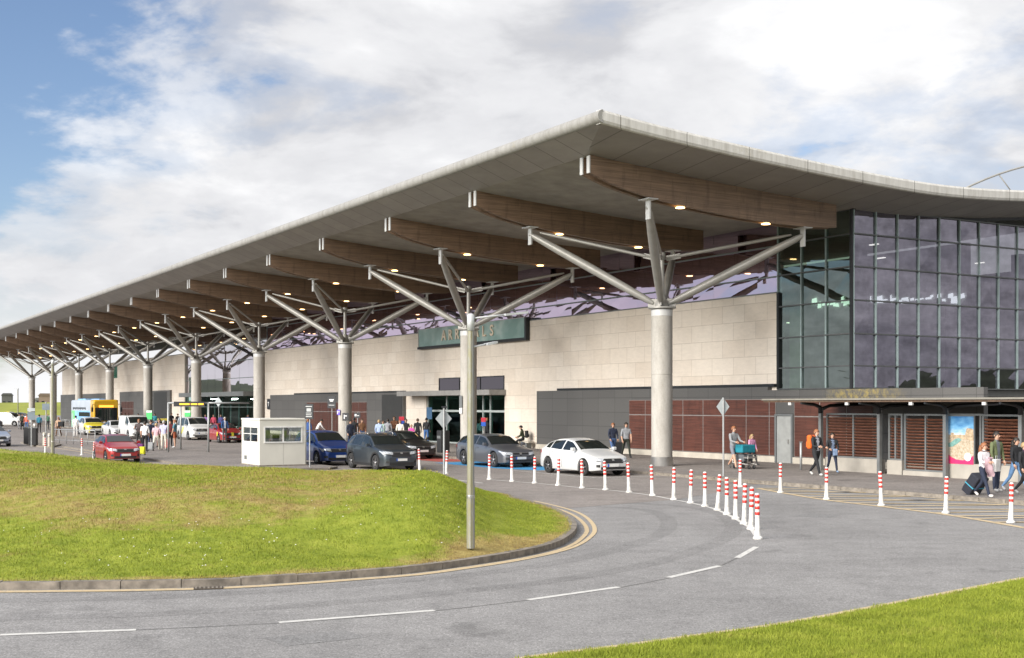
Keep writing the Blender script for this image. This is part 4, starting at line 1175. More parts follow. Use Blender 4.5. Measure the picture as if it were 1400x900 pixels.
KINDS = {
 'hatch': dict(L=4.34, W=.90, R=.32, xf=1.34, xr=-1.28,
   top=[(2.17,.56),(2.12,.70),(1.95,.80),(1.3,.95),(1.0,1.01),(.30,1.37),(-.3,1.46),(-1.0,1.42),(-1.58,1.31),(-1.93,1.05),(-2.10,.93),(-2.17,.62)],
   belt=[(2.17,.53),(2.08,.66),(1.9,.74),(1.2,.88),(.9,.93),(-.5,.97),(-1.6,1.03),(-1.98,.98),(-2.17,.60)],
   ws=(.98,.26), rw=(-1.62,-1.92), side=[(.84,-.18),(-.27,-1.08),(-1.16,-1.48)], wroof=.58),
 'small_hatch': dict(L=4.06, W=.87, R=.31, xf=1.25, xr=-1.30,
   top=[(2.03,.58),(1.98,.74),(1.82,.84),(1.25,.99),(1.0,1.04),(.32,1.38),(-.25,1.45),(-1.1,1.42),(-1.62,1.33),(-1.9,1.0),(-2.0,.90),(-2.03,.62)],
   belt=[(2.03,.55),(1.95,.70),(1.78,.78),(1.15,.90),(.88,.94),(-.5,.98),(-1.5,1.05),(-1.86,.98),(-2.03,.60)],
   ws=(.98,.28), rw=(-1.66,-1.9), side=[(.82,-.18),(-.27,-1.02),(-1.1,-1.5)], wroof=.58),
 'mpv': dict(L=4.2, W=.88, R=.32, xf=1.3, xr=-1.27,
   top=[(2.1,.60),(2.05,.78),(1.88,.90),(1.4,1.04),(1.15,1.10),(.42,1.50),(-.2,1.60),(-1.1,1.58),(-1.75,1.50),(-1.98,1.1),(-2.06,.95),(-2.1,.62)],
   belt=[(2.1,.57),(2.0,.72),(1.8,.80),(1.2,.94),(.9,.98),(-.5,1.02),(-1.6,1.08),(-1.96,1.04),(-2.1,.60)],
   ws=(1.13,.38), rw=(-1.79,-1.98), side=[(.95,-.10),(-.2,-1.05),(-1.13,-1.66)], wroof=.61),
 'estate': dict(L=4.85, W=.92, R=.34, xf=1.48, xr=-1.36,
   top=[(2.42,.54),(2.36,.70),(2.15,.80),(1.4,.94),(1.1,.99),(.36,1.38),(-.3,1.47),(-1.4,1.44),(-2.0,1.34),(-2.30,1.02),(-2.39,.90),(-2.42,.60)],
   belt=[(2.42,.52),(2.3,.68),(2.05,.76),(1.3,.88),(1.0,.92),(-.5,.97),(-1.9,1.02),(-2.28,.98),(-2.42,.58)],
   ws=(1.08,.32), rw=(-2.04,-2.29), side=[(.92,-.16),(-.25,-1.12),(-1.2,-1.92)], wroof=.62),
 'sedan': dict(L=4.85, W=.91, R=.33, xf=1.46, xr=-1.40,
   top=[(2.42,.54),(2.36,.70),(2.15,.80),(1.4,.94),(1.1,.98),(.36,1.37),(-.2,1.45),(-.9,1.41),(-1.3,1.31),(-1.9,1.06),(-2.3,1.03),(-2.40,.88),(-2.42,.58)],
   belt=[(2.42,.52),(2.3,.68),(2.05,.76),(1.3,.88),(1.0,.92),(-.5,.96),(-1.7,.99),(-2.28,.94),(-2.42,.56)],
   ws=(1.07,.32), rw=(-1.36,-1.86), side=[(.92,-.16),(-.25,-1.12),(-1.18,-1.55)], wroof=.60),
 'suv': dict(L=4.68, W=.93, R=.36, xf=1.42, xr=-1.37,
   top=[(2.34,.62),(2.29,.88),(2.05,.99),(1.35,1.09),(1.06,1.14),(.38,1.56),(-.2,1.66),(-1.3,1.64),(-1.9,1.54),(-2.18,1.16),(-2.30,.98),(-2.34,.62)],
   belt=[(2.34,.60),(2.25,.82),(1.95,.92),(1.2,1.01),(.92,1.05),(-.5,1.09),(-1.7,1.15),(-2.16,1.10),(-2.34,.60)],
   ws=(1.04,.34), rw=(-1.94,-2.17), side=[(.90,-.16),(-.25,-1.10),(-1.18,-1.78)], wroof=.66),
 'people_carrier': dict(L=4.6, W=.93, R=.34, xf=1.42, xr=-1.35,
   top=[(2.3,.62),(2.25,.92),(2.05,1.05),(1.6,1.16),(1.42,1.22),(.78,1.74),(.4,1.83),(-1.0,1.85),(-2.05,1.80),(-2.22,1.30),(-2.28,.95),(-2.3,.62)],
   belt=[(2.3,.60),(2.2,.84),(1.9,.95),(1.4,1.05),(1.1,1.08),(-.5,1.10),(-2.0,1.12),(-2.22,1.05),(-2.3,.60)],
   ws=(1.40,.72), rw=(-2.07,-2.21), side=[(1.22,.20),(.10,-.95),(-1.05,-1.92)], wroof=.72),
 'van': dict(L=4.9, W=.95, R=.34, xf=1.55, xr=-1.45,
   top=[(2.45,.60),(2.40,.92),(2.2,1.06),(1.8,1.18),(1.6,1.25),(.98,1.80),(.6,1.92),(-1.0,1.95),(-2.25,1.92),(-2.40,1.75),(-2.44,1.0),(-2.45,.62)],
   belt=[(2.45,.58),(2.3,.84),(1.95,1.0),(1.5,1.08),(0,1.12),(-2.2,1.14),(-2.38,1.10),(-2.45,.60)],
   ws=(1.58,.92), rw=None, side=[(1.36,.42)], wroof=.80),
}

def car(kind, label, paintm, x, v, heading=0.0, group='cars drawn up along the terminal', cat='car', rim=None, z=.004, roofbars=False, cladding=False, detail=True, sign=None, bonnet=None, xy=None):
    K = KINDS[kind]; Lh = K['L']/2; W = K['W']; R = K['R']
    loc = site(x, v, z) if xy is None else (xy[0], xy[1], z)
    t = thing('parked_'+('van' if kind == 'van' else 'car'), label, cat, loc, TH+heading, group)
    Ra = R+.055
    st = set(np.round(np.arange(-Lh, Lh+.001, .07), 3)) | {-Lh, Lh}
    for a in (K['xf'], K['xr']):
        for k in np.linspace(-1, 1, 13): st.add(round(a+Ra*math.sin(k*math.pi/2), 4))
        st.add(round(a-Ra-.004, 4)); st.add(round(a+Ra+.004, 4))
    X = np.array(sorted(st)); 
    def smooth_fn(pts, w_=.09):
        p = sorted(pts); px = np.array([q[0] for q in p]); py = np.array([q[1] for q in p])
        off = np.linspace(-w_, w_, 9); wt = np.cos(off/w_*math.pi/2)+.05
        def f(x):
            x = np.asarray(x, float)
            lim = np.minimum(np.abs(Lh-np.abs(x)), w_)/w_
            return sum(np.interp(x+o*lim, px, py)*k for o, k in zip(off, wt))/wt.sum()
        return f
    top = smooth_fn(K['top']); belt = smooth_fn(K['belt'])
    wp = smooth_fn([(Lh,.60*W/.9),(Lh-.05,.70*W/.9),(Lh-.2,.81*W/.9),(Lh-.55,W-.025),(Lh-1.1,W),(-Lh+1.0,W),(-Lh+.5,W-.03),(-Lh+.12,W-.13),(-Lh,W-.24)], .07)
    wsb, wst = K['ws']
    rb = K['rw'] or (-Lh+.15, -Lh)
    wr = K['wroof']
    wt = smooth_fn([(Lh,.50),(Lh-.2,.66),(Lh-.6,.72),(wsb+.1,W-.14),(wsb-.1,W-.17),(wst-.1,wr),(rb[0]+.1,wr-.03),(rb[1]-.02,wr+.06 if kind not in ('van',) else wr-.04),(-Lh,.55)], .09)
    def zlow(x):
        base = np.interp(x, [-Lh, -Lh+.35, -Lh+.8, Lh-.8, Lh-.3, Lh], [.32, .24, .19, .19, .20, .24])
        for a in (K['xf'], K['xr']):
            dx = np.abs(x-a); arch = R+np.sqrt(np.maximum(Ra*Ra-dx*dx, 0))
            base = np.where(dx <= Ra, np.maximum(base, arch), base)
        return base
    def half(x):
        zt, zb, w_, wtp, zl = float(top(x)), float(belt(x)), float(wp(x)), float(wt(x)), float(zlow(x))
        zb = min(zb, zt-.012); wtp = min(wtp, w_*.96)
        zm = max(.52, zl+.03); zm = min(zm, zb-.02); zl = min(zl, zm-.01)
        gh = zt-zb
        crown = min(.045, gh*.4)
        return [(0, zl), (w_*.80, zl), (w_-.035, zl), (w_-.004, zl+.02 if zl+.02 < zm else zl+.005), (w_, zm), (w_-.012, zb-.05 if zb-.05 > zm else (zm+zb)/2), (w_*.965, zb),
                (wtp+(w_*.965-wtp)*.5, zb+gh*.5), (wtp, zt-crown), (wtp-.10, zt-crown*.35), (wtp*.45, zt-.004), (0, zt)]
    rings = []
    for x in X:
        h = half(x); rings.append([(x, y, z_) for y, z_ in h] + [(x, -y, z_) for y, z_ in h[-2:0:-1]])
    n = len(rings[0]); m = MB()
    vs = [p for r in rings for p in r]; fs = []
    for i in range(len(X)-1):
        for k in range(n): fs.append((i*n+k, i*n+(k+1) % n, (i+1)*n+(k+1) % n, (i+1)*n+k))
    m.add(vs, fs, 0, True); m.add(rings[0], [list(range(n))[::-1]], 0); m.add(rings[-1], [list(range(n))], 0)
    if bonnet is not None:
        for i, f in enumerate(m.f):
            if len(f) == 4:
                c_ = np.mean([m.v[k] for k in f], axis=0)
                if c_[0] > wsb-.05 and c_[2] > float(belt(c_[0]))-.30 : m.m[i] = 1
    body = m.build('body', [paintm, bonnet or paintm], t, recalc=True, sharp=32)
    def sidept(x, z_, sgn, off=.007):
        h = half(x); ys = [p[0] for p in h[3:9]]; zs = [p[1] for p in h[3:9]]
        y = float(np.interp(z_, zs, ys)); return (x, sgn*(y+off), z_)
    # glazing
    for sgn in (1, -1):
        for (xa, xb) in K['side']:
            P = []
            for x in np.linspace(xa, xb, 9):
                zb, zt = float(belt(x))+.035, float(top(x))-.085
                if zt < zb+.03: zt = zb+.03
                P.append([sidept(x, zb+(zt-zb)*k/4, sgn) for k in range(5)])
            m = MB(); m.grid(P, 0, True, flip=(sgn > 0)); m.build('side_window', M_CGLASS, t, recalc=False)
    def screen_(x0, x1, name, inset):
        P = []
        for x in np.linspace(x0, x1, 9):
            h = half(x); wtp = h[8][0]-inset; zt = h[11][1]
            P.append([(x+(.006 if x0 > 0 else -.006), wtp*s_, float(np.interp(abs(wtp*s_), [h[11][0], h[10][0], h[9][0], h[8][0]], [h[11][1], h[10][1], h[9][1], h[8][1]]))+.012) for s_ in np.linspace(-1, 1, 9)])
        m = MB(); m.grid(P, 0, True, flip=(x0 > x1 and x0 > 0) or (x0 < 0 and x1 < x0)); return m.build(name, M_CGLASS, t)
    screen_(wsb-.05, wst+.03, 'windscreen', .03)
    if K['rw']: screen_(rb[0]-.02, rb[1]+.03, 'rear_window', .05)
    # wheels
    for a in (K['xf'], K['xr']):
        for sgn in (1, -1):
            yo = sgn*(W-.115)
            m = MB(); r_ = R
            m.lathe([(r_*.62, -.10), (r_*.94, -.105), (r_, -.075), (r_, .075), (r_*.94, .105), (r_*.62, .10)], 26, (0, 0, 0), axis='y', caps=False)
            w_ = m.build('wheel', M_TYRE, t, loc=(a, yo, R), recalc=True)
            m = MB(); m.lathe([(r_*.63, -.09), (r_*.60, -.03), (r_*.63, .09)], 22, axis='y', caps=False)
            m.lathe([(r_*.60, .02*sgn), (.01, .02*sgn)], 22, axis='y', caps=False, mi=1)
            for k in range(5):
                an = 2*math.pi*k/5+.3
                d_ = Vector((math.cos(an), 0, math.sin(an))); q_ = Vector((-math.sin(an), 0, math.cos(an)))
                m.obox(d_*r_*.34+Vector((0, sgn*.075, 0)), d_, q_, (0, 1, 0), r_*.29, r_*.085, .014)
            m.lathe([(r_*.15, .06*sgn), (r_*.15, .095*sgn), (.01, .10*sgn)], 12, axis='y', caps=False)
            m.build('rim', [rim or M_RIM, M_BLK], w_, recalc=True)
    m = MB(); m.box(-Lh+.35, Lh-.35, -W+.24, W-.24, .20, .62); m.build('underbody', M_BLK, t)
    # front: grille, intake, plate and lamps laid on the nose surface
    xs_ = np.arange(Lh, Lh-.75, -.02); HS = [half(x) for x in xs_]
    def inring(h, y, z_):
        y = abs(y)
        lo = float(np.interp(y, [h[0][0], h[1][0], h[2][0]], [h[0][1], h[1][1], h[2][1]]))
        up_y = [h[k][0] for k in range(11, 5, -1)]; up_z = [h[k][1] for k in range(11, 5, -1)]
        ymax = float(np.interp(z_, [h[k][1] for k in range(3, 7)], [h[k][0] for k in range(3, 7)])) if z_ <= h[6][1] else h[6][0]
        return lo <= z_ and y <= ymax and z_ <= float(np.interp(y, up_y, up_z))
    def nose(y, z_, off=.014):
        for x, h in zip(xs_, HS):
            if inring(h, y, z_): return (x+off, y, z_)
        return (xs_[-1], y, z_)
    def nose_patch(name, ys, zs, m_, off=.014):
        q_ = MB(); q_.grid([[nose(y, z_, off) for z_ in zs(y)] for y in ys], 0, False, flip=True); return q_.build(name, m_, t)
    zh = float(top(Lh-.13))-.045
    tall = kind in ('suv', 'van', 'people_carrier')
    gh_ = .22 if tall else .17
    nose_patch('grille', np.linspace(-.47, .47, 13), lambda y: np.linspace(zh-gh_-.02, zh-.015, 5), M_BLK)
    nose_patch('grille_bar', np.linspace(-.40, .40, 9), lambda y: [zh-.018, zh-.003], M_STAIN, .018)
    nose_patch('badge', [-.055, 0, .055], lambda y: [zh-.09, zh-.045, zh-.012], M_STAIN, .026)
    nose_patch('lower_intake', np.linspace(-.58, .58, 13), lambda y: [.27, .33, .40 if tall else .37], M_BLK)
    zp = (.40+zh-gh_-.02)/2+.0 if tall else .43
    q_ = MB(); xp = nose(0, zp)[0]+.012
    q_.box(xp-.05, xp+.004, -.21, .26, zp-.055, zp+.055, 0); q_.box(xp-.05, xp+.004, -.26, -.212, zp-.055, zp+.055, 1); q_.build('number_plate', [M_PLATE, M_PLATEB], t)
    for sgn in (1, -1):
        yy = np.linspace(.42, W-.10, 9)
        nose_patch('headlight', [sgn*y for y in (yy if sgn > 0 else yy[::-1])][::1], lambda y: np.linspace(zh-.135+.05*(abs(y)-.42)/(W-.52), zh-.005+.035*(abs(y)-.42)/(W-.52), 5), M_HL, .016)
        nose_patch('lamp_bezel', [sgn*y for y in (np.linspace(.40, W-.09, 9) if sgn > 0 else np.linspace(.40, W-.09, 9)[::-1])], lambda y: [zh-.155+.05*(abs(y)-.42)/(W-.52), zh-.13+.05*(abs(y)-.42)/(W-.52)], M_BLK, .02)
        nose_patch('fog_lamp', [sgn*y for y in ([.60, .67, .74] if sgn > 0 else [.74, .67, .60])], lambda y: [.36, .41, .46], M_BLK, .014)
        P = []
        for x in np.linspace(Lh-.16, Lh-.50, 7):
            zb = float(belt(x)); f_ = (Lh-.16-x)/.34
            P.append([sidept(x, zb-.13+.07*f_+k*(.115-.075*f_)/3, sgn, .008) for k in range(4)])
        m = MB(); m.grid(P, 0, True, flip=(sgn > 0)); m.build('headlight', M_HL, t)
        P = []
        for x in np.linspace(-Lh+.04, -Lh+.30, 6):
            zb = float(belt(x)); P.append([sidept(x, zb-.16+k*.045, sgn, .010) for k in range(4)])
        m = MB(); m.grid(P, 0, True, flip=(sgn < 0)); m.build('tail_light', M_TL, t)
        # door mirror
        xm = K['side'][0][0]-.06; zm = float(belt(xm))+.10
        m = MB(); m.box(xm-.06, xm+.09, sgn*(W+.01), sgn*(W+.18), zm-.07, zm+.07, bev=.03); m.box(xm-.02, xm+.03, sgn*(W-.08), sgn*(W+.02), zm-.06, zm-.02)
        m.build('door_mirror', paintm, t)
        # door shut lines and handles
        for (xa, xb) in K['side'][:2]:
            m = MB(); xx = xb-.02
            zz = np.linspace(.30, float(belt(xx))-.01, 7)
            P = [[sidept(xx-.007, z_, sgn, .003), sidept(xx+.007, z_, sgn, .003)] for z_ in zz]
            m.grid(P, 0, False, flip=(sgn < 0)); m.build('door_gap', M_BLK, t)
            p = sidept(xx+.20, float(belt(xx))-.10, sgn, .012)
            m = MB(); m.box(p[0]-.10, p[0]+.10, p[1]-.015, p[1]+.015, p[2]-.018, p[2]+.018, bev=.006); m.build('door_handle', paintm, t)
        if cladding:
            for a in (K['xf'], K['xr']):
                P = []
                for an in np.linspace(0, math.pi, 15):
                    P.append([sidept(a+(Ra+.0)*math.cos(an), R+(Ra+.0)*math.sin(an)+.004, sgn, .006), sidept(a+(Ra+.075)*math.cos(an), R+(Ra+.075)*math.sin(an), sgn, .012)])
                m = MB(); m.grid(P, 0, True, flip=(sgn < 0)); m.build('arch_trim', M_BLK, t)
            P = [[sidept(x, .235, sgn, .008), sidept(x, .33, sgn, .014)] for x in np.linspace(K['xr']+Ra+.03, K['xf']-Ra-.03, 8)]
            m = MB(); m.grid(P, 0, True, flip=(sgn > 0)); m.build('sill_trim', M_BLK, t)
        if roofbars:
            m = MB(); m.path([(wst-.3, sgn*(wr-.02), float(top(wst-.3))+.0), (wst-.42, sgn*(wr-.03), float(top(-.3))+.05), (rb[0]+.35, sgn*(wr-.06), float(top(rb[0]+.4))+.05), (rb[0]+.2, sgn*(wr-.06), float(top(rb[0]+.2))-.01)], .02, 6)
            m.build('roof_rail', M_STAIN, t)
    m = MB(); m.path([(-1.2, 0, float(top(-1.2))-.01), (-1.35, 0, float(top(-1.2))+.12)], [.012, .005], 5); m.build('aerial', M_BLK, t)
    if sign:
        zt = float(top(.1)); m = MB(); m.box(-.14, .14, -.42, .42, zt+.01, zt+.20, bev=.03); m.build('roof_sign', sign, t)
    return t

PW = paint_mat('white_car_paint', (.60, .61, .61), .05, .3)
PG = paint_mat('graphite_car_paint', (.13, .14, .16), .5)
PB = paint_mat('steel_blue_car_paint', (.045, .058, .072), .5)
PK = paint_mat('black_car_paint', (.018, .018, .019), .3)
PBL = paint_mat('royal_blue_car_paint', (.018, .06, .26), .35)
PR = paint_mat('red_car_paint', (.33, .012, .014), .25)
PS = paint_mat('silver_car_paint', (.50, .51, .52), .5)
PY = paint_mat('yellow_car_paint', (.72, .60, .04), .0)
YSIGN = mat('yellow_taxi_sign', (.75, .62, .10), .4)

car('hatch', 'white five-door hatchback drawn up beside the first tree column', PW, 1.75, -5.35, rim=M_RIMD)
car('estate', 'dark grey estate car standing on the blue painted bay', PG, -6.1, -5.05)
car('sedan', 'black saloon car behind the steel blue off-roader, by the red painted bay', PK, -16.0, -5.0)
suv_ = car('suv', 'steel blue off-roader with roof rails parked next to a blue hatchback', PB, -5.9, -10.9, rim=M_RIM, roofbars=True, cladding=True)
suv_.scale = (.94, .94, .94)
car('mpv', 'royal blue hatchback parked beside the cream kiosk', PBL, -11.6, -11.3)
rcar = car('small_hatch', 'red hatchback waiting behind the grass mound', PR, -18.8, -19.3, rim=M_RIMD); rcar.scale = (.94, .94, .94)
car('sedan', 'white taxi saloon between the coach and a white van', PW, -69.5, -7.9, sign=None, group='taxis and vans at the far rank')
car('van', 'white van beside the queue of travellers', PW, -62.8, -7.9, group='taxis and vans at the far rank', cat='van')
car('suv', 'white rescue car with a yellow bonnet in front of the coach', PW, -77.5, -8.4, group='taxis and vans at the far rank', bonnet=PY)
car('sedan', 'silver saloon taxi with a yellow roof sign next to the people carrier', PS, -66.0, -4.7, sign=YSIGN, group='taxis and vans at the far rank')
pc = car('people_carrier', 'white people carrier with a yellow stripe on its door under the taxi rank gantry', PW, -56.3, -4.7, group='taxis and vans at the far rank')
M_YST = mat('yellow_stripe_vinyl', (.72, .66, .05), .4)
m = MB(); m.prism([(-.5, .45), (-.28, .45), (.28, .92), (.28, 1.06), (.05, 1.06), (-.05, .86)], .925, .945, 0, Matrix(((1, 0, 0, 0), (0, 0, -1, 0), (0, 1, 0, 0), (0, 0, 0, 1)))); m.build('door_stripe', M_YST, pc, recalc=True)
rc = car('small_hatch', 'red car with yellow flashes waiting behind the kiosk', PR, -47.6, -4.9, group='taxis and vans at the far rank')
m = MB(); m.prism([(.98, .50), (1.1, .50), (1.22, .80), (1.0, .80)], .86, .885, 0, Matrix(((1, 0, 0, 0), (0, 0, -1, 0), (0, 1, 0, 0), (0, 0, 0, 1)))); m.box(2.0, 2.06, -.08, .08, .5, .78); m.build('bonnet_flash', M_YST, rc, recalc=True)
0 and car('small_hatch', 'dark red car half hidden behind the red car with yellow flashes', paint_mat('dark_red_paint', (.22, .01, .012), .2), -44.6, -7.3, group='taxis and vans at the far rank')
p = spot(-12, 610); car('hatch', 'blue and white car cut off at the edge of the view', paint_mat('navy_paint', (.30, .34, .42), .3), 0, 0, xy=(p[0], p[1]), heading=.1, group='cars beyond the mound')
p = spot(11, 583); car('people_carrier', 'white minivan standing far off below the grass bank', PW, 0, 0, xy=(p[0], p[1]), heading=.9, group='cars beyond the mound')
p = spot(-9, 586); car('suv', 'dark grey car far off beside the white minivan', PG, 0, 0, xy=(p[0]-1, p[1]), heading=.5, group='cars beyond the mound')
for i, (px, py, pm, lb) in enumerate([(-14, 576, PS, 'silver car in the far car park under the bank'), (30, 575, PK, 'black car in the far car park under the bank'), (14, 572, PY, 'yellow car in the far car park under the bank')]):
    p = spot(px, py); car('hatch', lb, pm, 0, 0, xy=(p[0], p[1]), heading=.6, group='cars beyond the mound')

# ------------------------------------------------------------------ coach
bs = thing('coach', 'single-deck coach with a yellow front and blue green printed side', 'coach', site(-87.3, -4.9, .004), TH)
M_BUSY = paint_mat('coach_yellow', (.58, .33, .008), .0); M_BUSB = mat('coach_sky_vinyl', (.22, .45, .72), .4, var=.2, scale=.8)
M_BUSW = mat('coach_grey_vinyl', (.36, .40, .45), .4, var=.15, scale=.6); M_BUSG = mat('coach_green_vinyl', (.16, .50, .20), .4, var=.2)
Lb, Wb, Hb = 11.5, 1.25, 3.35
def rr(w_, z0, z1, r=.18, k=5):
    pts = []
    for (cx_, cz_, a0) in ((w_-r, z1-r, 0), (-w_+r, z1-r, 90), (-w_+.08, z0+.08, 180), (w_-.08, z0+.08, 270)):
        rad = r if cz_ > 1.5 else .08
        for a in np.linspace(a0, a0+90, k): pts.append((cx_+rad*math.cos(math.radians(a)), cz_+rad*math.sin(math.radians(a))))
    return pts
def bus_seg(x0, x1, m_, name, taper=0, z0=.32, z1=Hb):
    q = MB(); A = rr(Wb, z0, z1); B = rr(Wb-taper*.5, z0+taper*.1, z1-taper)
    n = len(A); vs = [(x0, y, z_) for y, z_ in A] + [(x1, y, z_) for y, z_ in B]
    q.add(vs, [(i, (i+1) % n, n+(i+1) % n, n+i) for i in range(n)], 0, True); q.add([(x0, y, z_) for y, z_ in A], [list(range(n))[::-1]]); q.add([(x1, y, z_) for y, z_ in B], [list(range(n))])
    return q.build(name, m_, bs, recalc=True, sharp=35)
bus_seg(-Lb, -1.6, M_BUSW, 'body'); bus_seg(-1.599, -.25, M_BUSY, 'front_body'); bus_seg(-.249, 0, M_BUSY, 'nose', .14)
for sgn in (1, -1):
    part('side_print', [(-9.5, -1.7, sgn*Wb, sgn*(Wb+.012), .45, 2.2)], M_BUSB, bs)
    part('side_print', [(-11.3, -9.55, sgn*Wb, sgn*(Wb+.012), .45, 2.2)], M_BUSG, bs)
    part('side_print', [(-11.0, -10.6, sgn*(Wb+.013), sgn*(Wb+.02), .45, 1.9)], M_BUSW, bs)
    part('side_window', [(-7.4, -1.8, sgn*(Wb+.013), sgn*(Wb+.02), 1.6, 2.05)], M_CGLASS, bs)
    q = MB()
    for k in range(11): q.box(-10.6+k*.62, -10.6+k*.62+.46, sgn*Wb, sgn*(Wb+.012), 2.32+.06*(k % 2), 2.56)
    q.build('side_wording', M_DARK, bs)
    part('roof_print', [(-9.2, -5.2, sgn*.4, sgn*1.0, Hb, Hb+.12)], M_BUSB, bs)
    q = MB(); q.path([(-.2, sgn*1.2, 2.9), (.25, sgn*1.42, 2.85), (.3, sgn*1.45, 2.5)], .03, 6); q.box(.22, .34, sgn*1.36, sgn*1.54, 2.1, 2.55); q.build('mirror', M_DARK, bs)
    q = MB(); q.box(-.1, .012, sgn*.72, sgn*1.08, .68, .86, bev=.02); q.build('headlight', M_HL, bs)
    for xw in (-2.6, -8.6):
        q = MB(); q.lathe([(.30, -.14), (.48, -.14), (.50, -.1), (.50, .1), (.48, .14), (.30, .14)], 22, axis='y', caps=False); w_ = q.build('wheel', M_TYRE, bs, loc=(xw, sgn*1.12, .5), recalc=True)
        q = MB(); q.lathe([(.31, .1*sgn), (.1, .04*sgn), (.01, .05*sgn)], 18, axis='y', caps=False); q.build('rim', M_RIM, w_, recalc=True)
q = MB(); q.grid([[(.012+.03*(1-abs(y)), y*1.10, z_) for z_ in np.linspace(1.18, 2.52, 6)] for y in np.linspace(-1, 1, 9)], 0, True, flip=True); q.build('windscreen', M_CGLASS, bs)
q = MB(); q.box(-.05, .03, -.72, .72, 2.56, 2.78); q.build('destination_display', emit('amber_display', (1.0, .33, .04), 1.6), bs)
part('bumper_band', [(-.04, .03, -1.12, 1.12, .98, 1.12)], M_DARK, bs)
part('lower_grille', [(-.05, .015, -.62, .62, .45, .66)], M_DARK, bs)
part('number_plate', [(.015, .03, -.26, .26, .50, .61)], M_PLATE, bs)
# ================================================================== STREET FURNITURE
def bollard_mat(name, c):
    t = NT(name); v = t.coord(); oi = t.new('ShaderNodeObjectInfo')
    wv = t.new('ShaderNodeVectorMath', operation='ADD'); t.l.new(v, wv.inputs[0]); t.l.new(oi.outputs['Location'], wv.inputs[1])
    sp = t.new('ShaderNodeSeparateXYZ'); t.l.new(v, sp.inputs[0])
    n = t.noise(wv.outputs[0], 7, 7, .75)
    dirt = t.ramp(t.math('SUBTRACT', n, t.math('MULTIPLY', sp.outputs['Z'], .28)), [(.42, 0.0), (.62, .6)])
    t.color(t.mix(dirt, c, (.22, .20, .17))); t.set(Roughness=.5); return t.m
M_BW = bollard_mat('bollard_white', (.70, .69, .66))
M_BR = mat('bollard_red', (.62, .035, .025), .4, var=.08)
bl = thing('bollard', 'x', 'bollard')
q = MB(); q.lathe([(.105, 0), (.105, .03), (.075, .06)], 16); q.build('base', M_BW, bl, sharp=40)
q = MB(); q.lathe([(.068, .058), (.054, .28), (.047, .50), (.047, .93), (.035, .955), (.005, .96)], 16, caps=False); q.build('post', M_BW, bl, sharp=40)
for z0 in (.50, .62, .74, .86):
    q = MB(); q.lathe([(.0475, z0), (.051, z0+.003), (.051, z0+.062), (.0475, z0+.065)], 16, caps=False); q.build('red_band', M_BR, bl)
first = [True]
def bollard(px, py, label, group, sc_=1.0):
    o = bl if first[0] else copy_tree(bl); first[0] = False
    o.location = spot(px, py, .004); o['label'] = label; o['group'] = group; o.rotation_euler = (random.gauss(0, .025), random.gauss(0, .025), random.uniform(0, 6)); return o
for i, (px, py) in enumerate(ROWA[::-1]):
    lb = 'red and white bollard at the open end of the curved row, by the lane dashes' if i == 0 else f'red and white bollard, {ORD[i]} along the curved row from the lane dashes'
    bollard(px, py, lb, 'bollards in the curved lane row')
for i, (px, py) in enumerate([(1012, 666), (1067, 674), (1130, 683), (1205, 691.5), (1293, 702), (1382, 715), (1490, 731)]):
    if i == 6: continue
    bollard(px, py, f'red and white bollard on the yellow hatching, {ORD[i]} from the diamond sign', 'bollards along the yellow hatching')
for i, (px, py) in enumerate([(62, 622), (112, 622.5), (128, 630), (147, 632)]):
    bollard(px, py, ['red and white bollard beside the small traffic island', 'red and white bollard ahead of the guard rail', 'red and white bollard at the rear wheel of the red hatchback', 'red and white bollard in front of the red hatchback door'][i], 'bollards behind the mound')

def lichen_pole():
    t = NT('lichened_galvanised_steel'); v = t.coord()
    sp = t.new('ShaderNodeSeparateXYZ'); t.l.new(v, sp.inputs[0])
    side = t.math('LESS_THAN', t.math('ADD', sp.outputs['X'], t.math('MULTIPLY', sp.outputs['Y'], 1.4)), -.03)
    st = t.ramp(t.noise(t.coord(scale=(4, 4, .8)), 4, 7, .75), [(.36, 0.0), (.56, .85)])
    base = t.ramp(t.noise(t.coord(scale=(2, 2, .4)), 3, 5, .7), [(.3, (.21, .21, .20)), (.7, (.31, .31, .30))])
    t.color(t.mix(t.math('MULTIPLY', side, st), base, (.24, .225, .12))); t.set(Roughness=.6, Metallic=.25); return t.m
M_LPOLE = lichen_pole()
M_LAMPHEAD = mat('lamp_head_grey', (.55, .56, .57), .4, .3)
def lamp_post(px, py, hgt, label, arms, z=.1, r=.088):
    t = thing('street_lamp', label, 'street lamp', spot(px, py, z), 0, None)
    q = MB(); q.path([(0, 0, -.1), (0, 0, 1.05)], [r*1.12, r*1.12], 8, sm=False); q.path([(0, 0, 1.05), (0, 0, hgt)], [r, r*.86], 8, sm=False); q.build('pole', M_LPOLE, t)
    q = MB(); q.lathe([(r*1.02, hgt-.28), (r*1.02, hgt), (r*.5, hgt+.03)], 8); q.build('cap', M_LAMPHEAD, t)
    q = MB(); q.lathe([(r*1.14, .80), (r*1.16, .82), (r*1.16, .85), (r*1.14, .86)], 8, caps=False); q.build('band', M_STAIN, t)
    for (hz, dx, dy, rise) in arms:
        L_ = math.hypot(dx, dy); ux, uy = dx/L_, dy/L_
        q = MB(); q.path([(0, 0, hz), (dx*.5, dy*.5, hz+rise*.5), (dx*.62, dy*.62, hz+rise*.62)], .018, 7)
        a = q.build('arm', M_LAMPHEAD, t)
        q = MB(); q.obox((dx*.85, dy*.85, hz+rise*.85), Vector((ux, uy, rise/L_)).normalized(), (-uy, ux, 0), (0, 0, 1), L_*.22, .07, .02); q.build('lamp_head', M_LAMPHEAD, a)
    return t
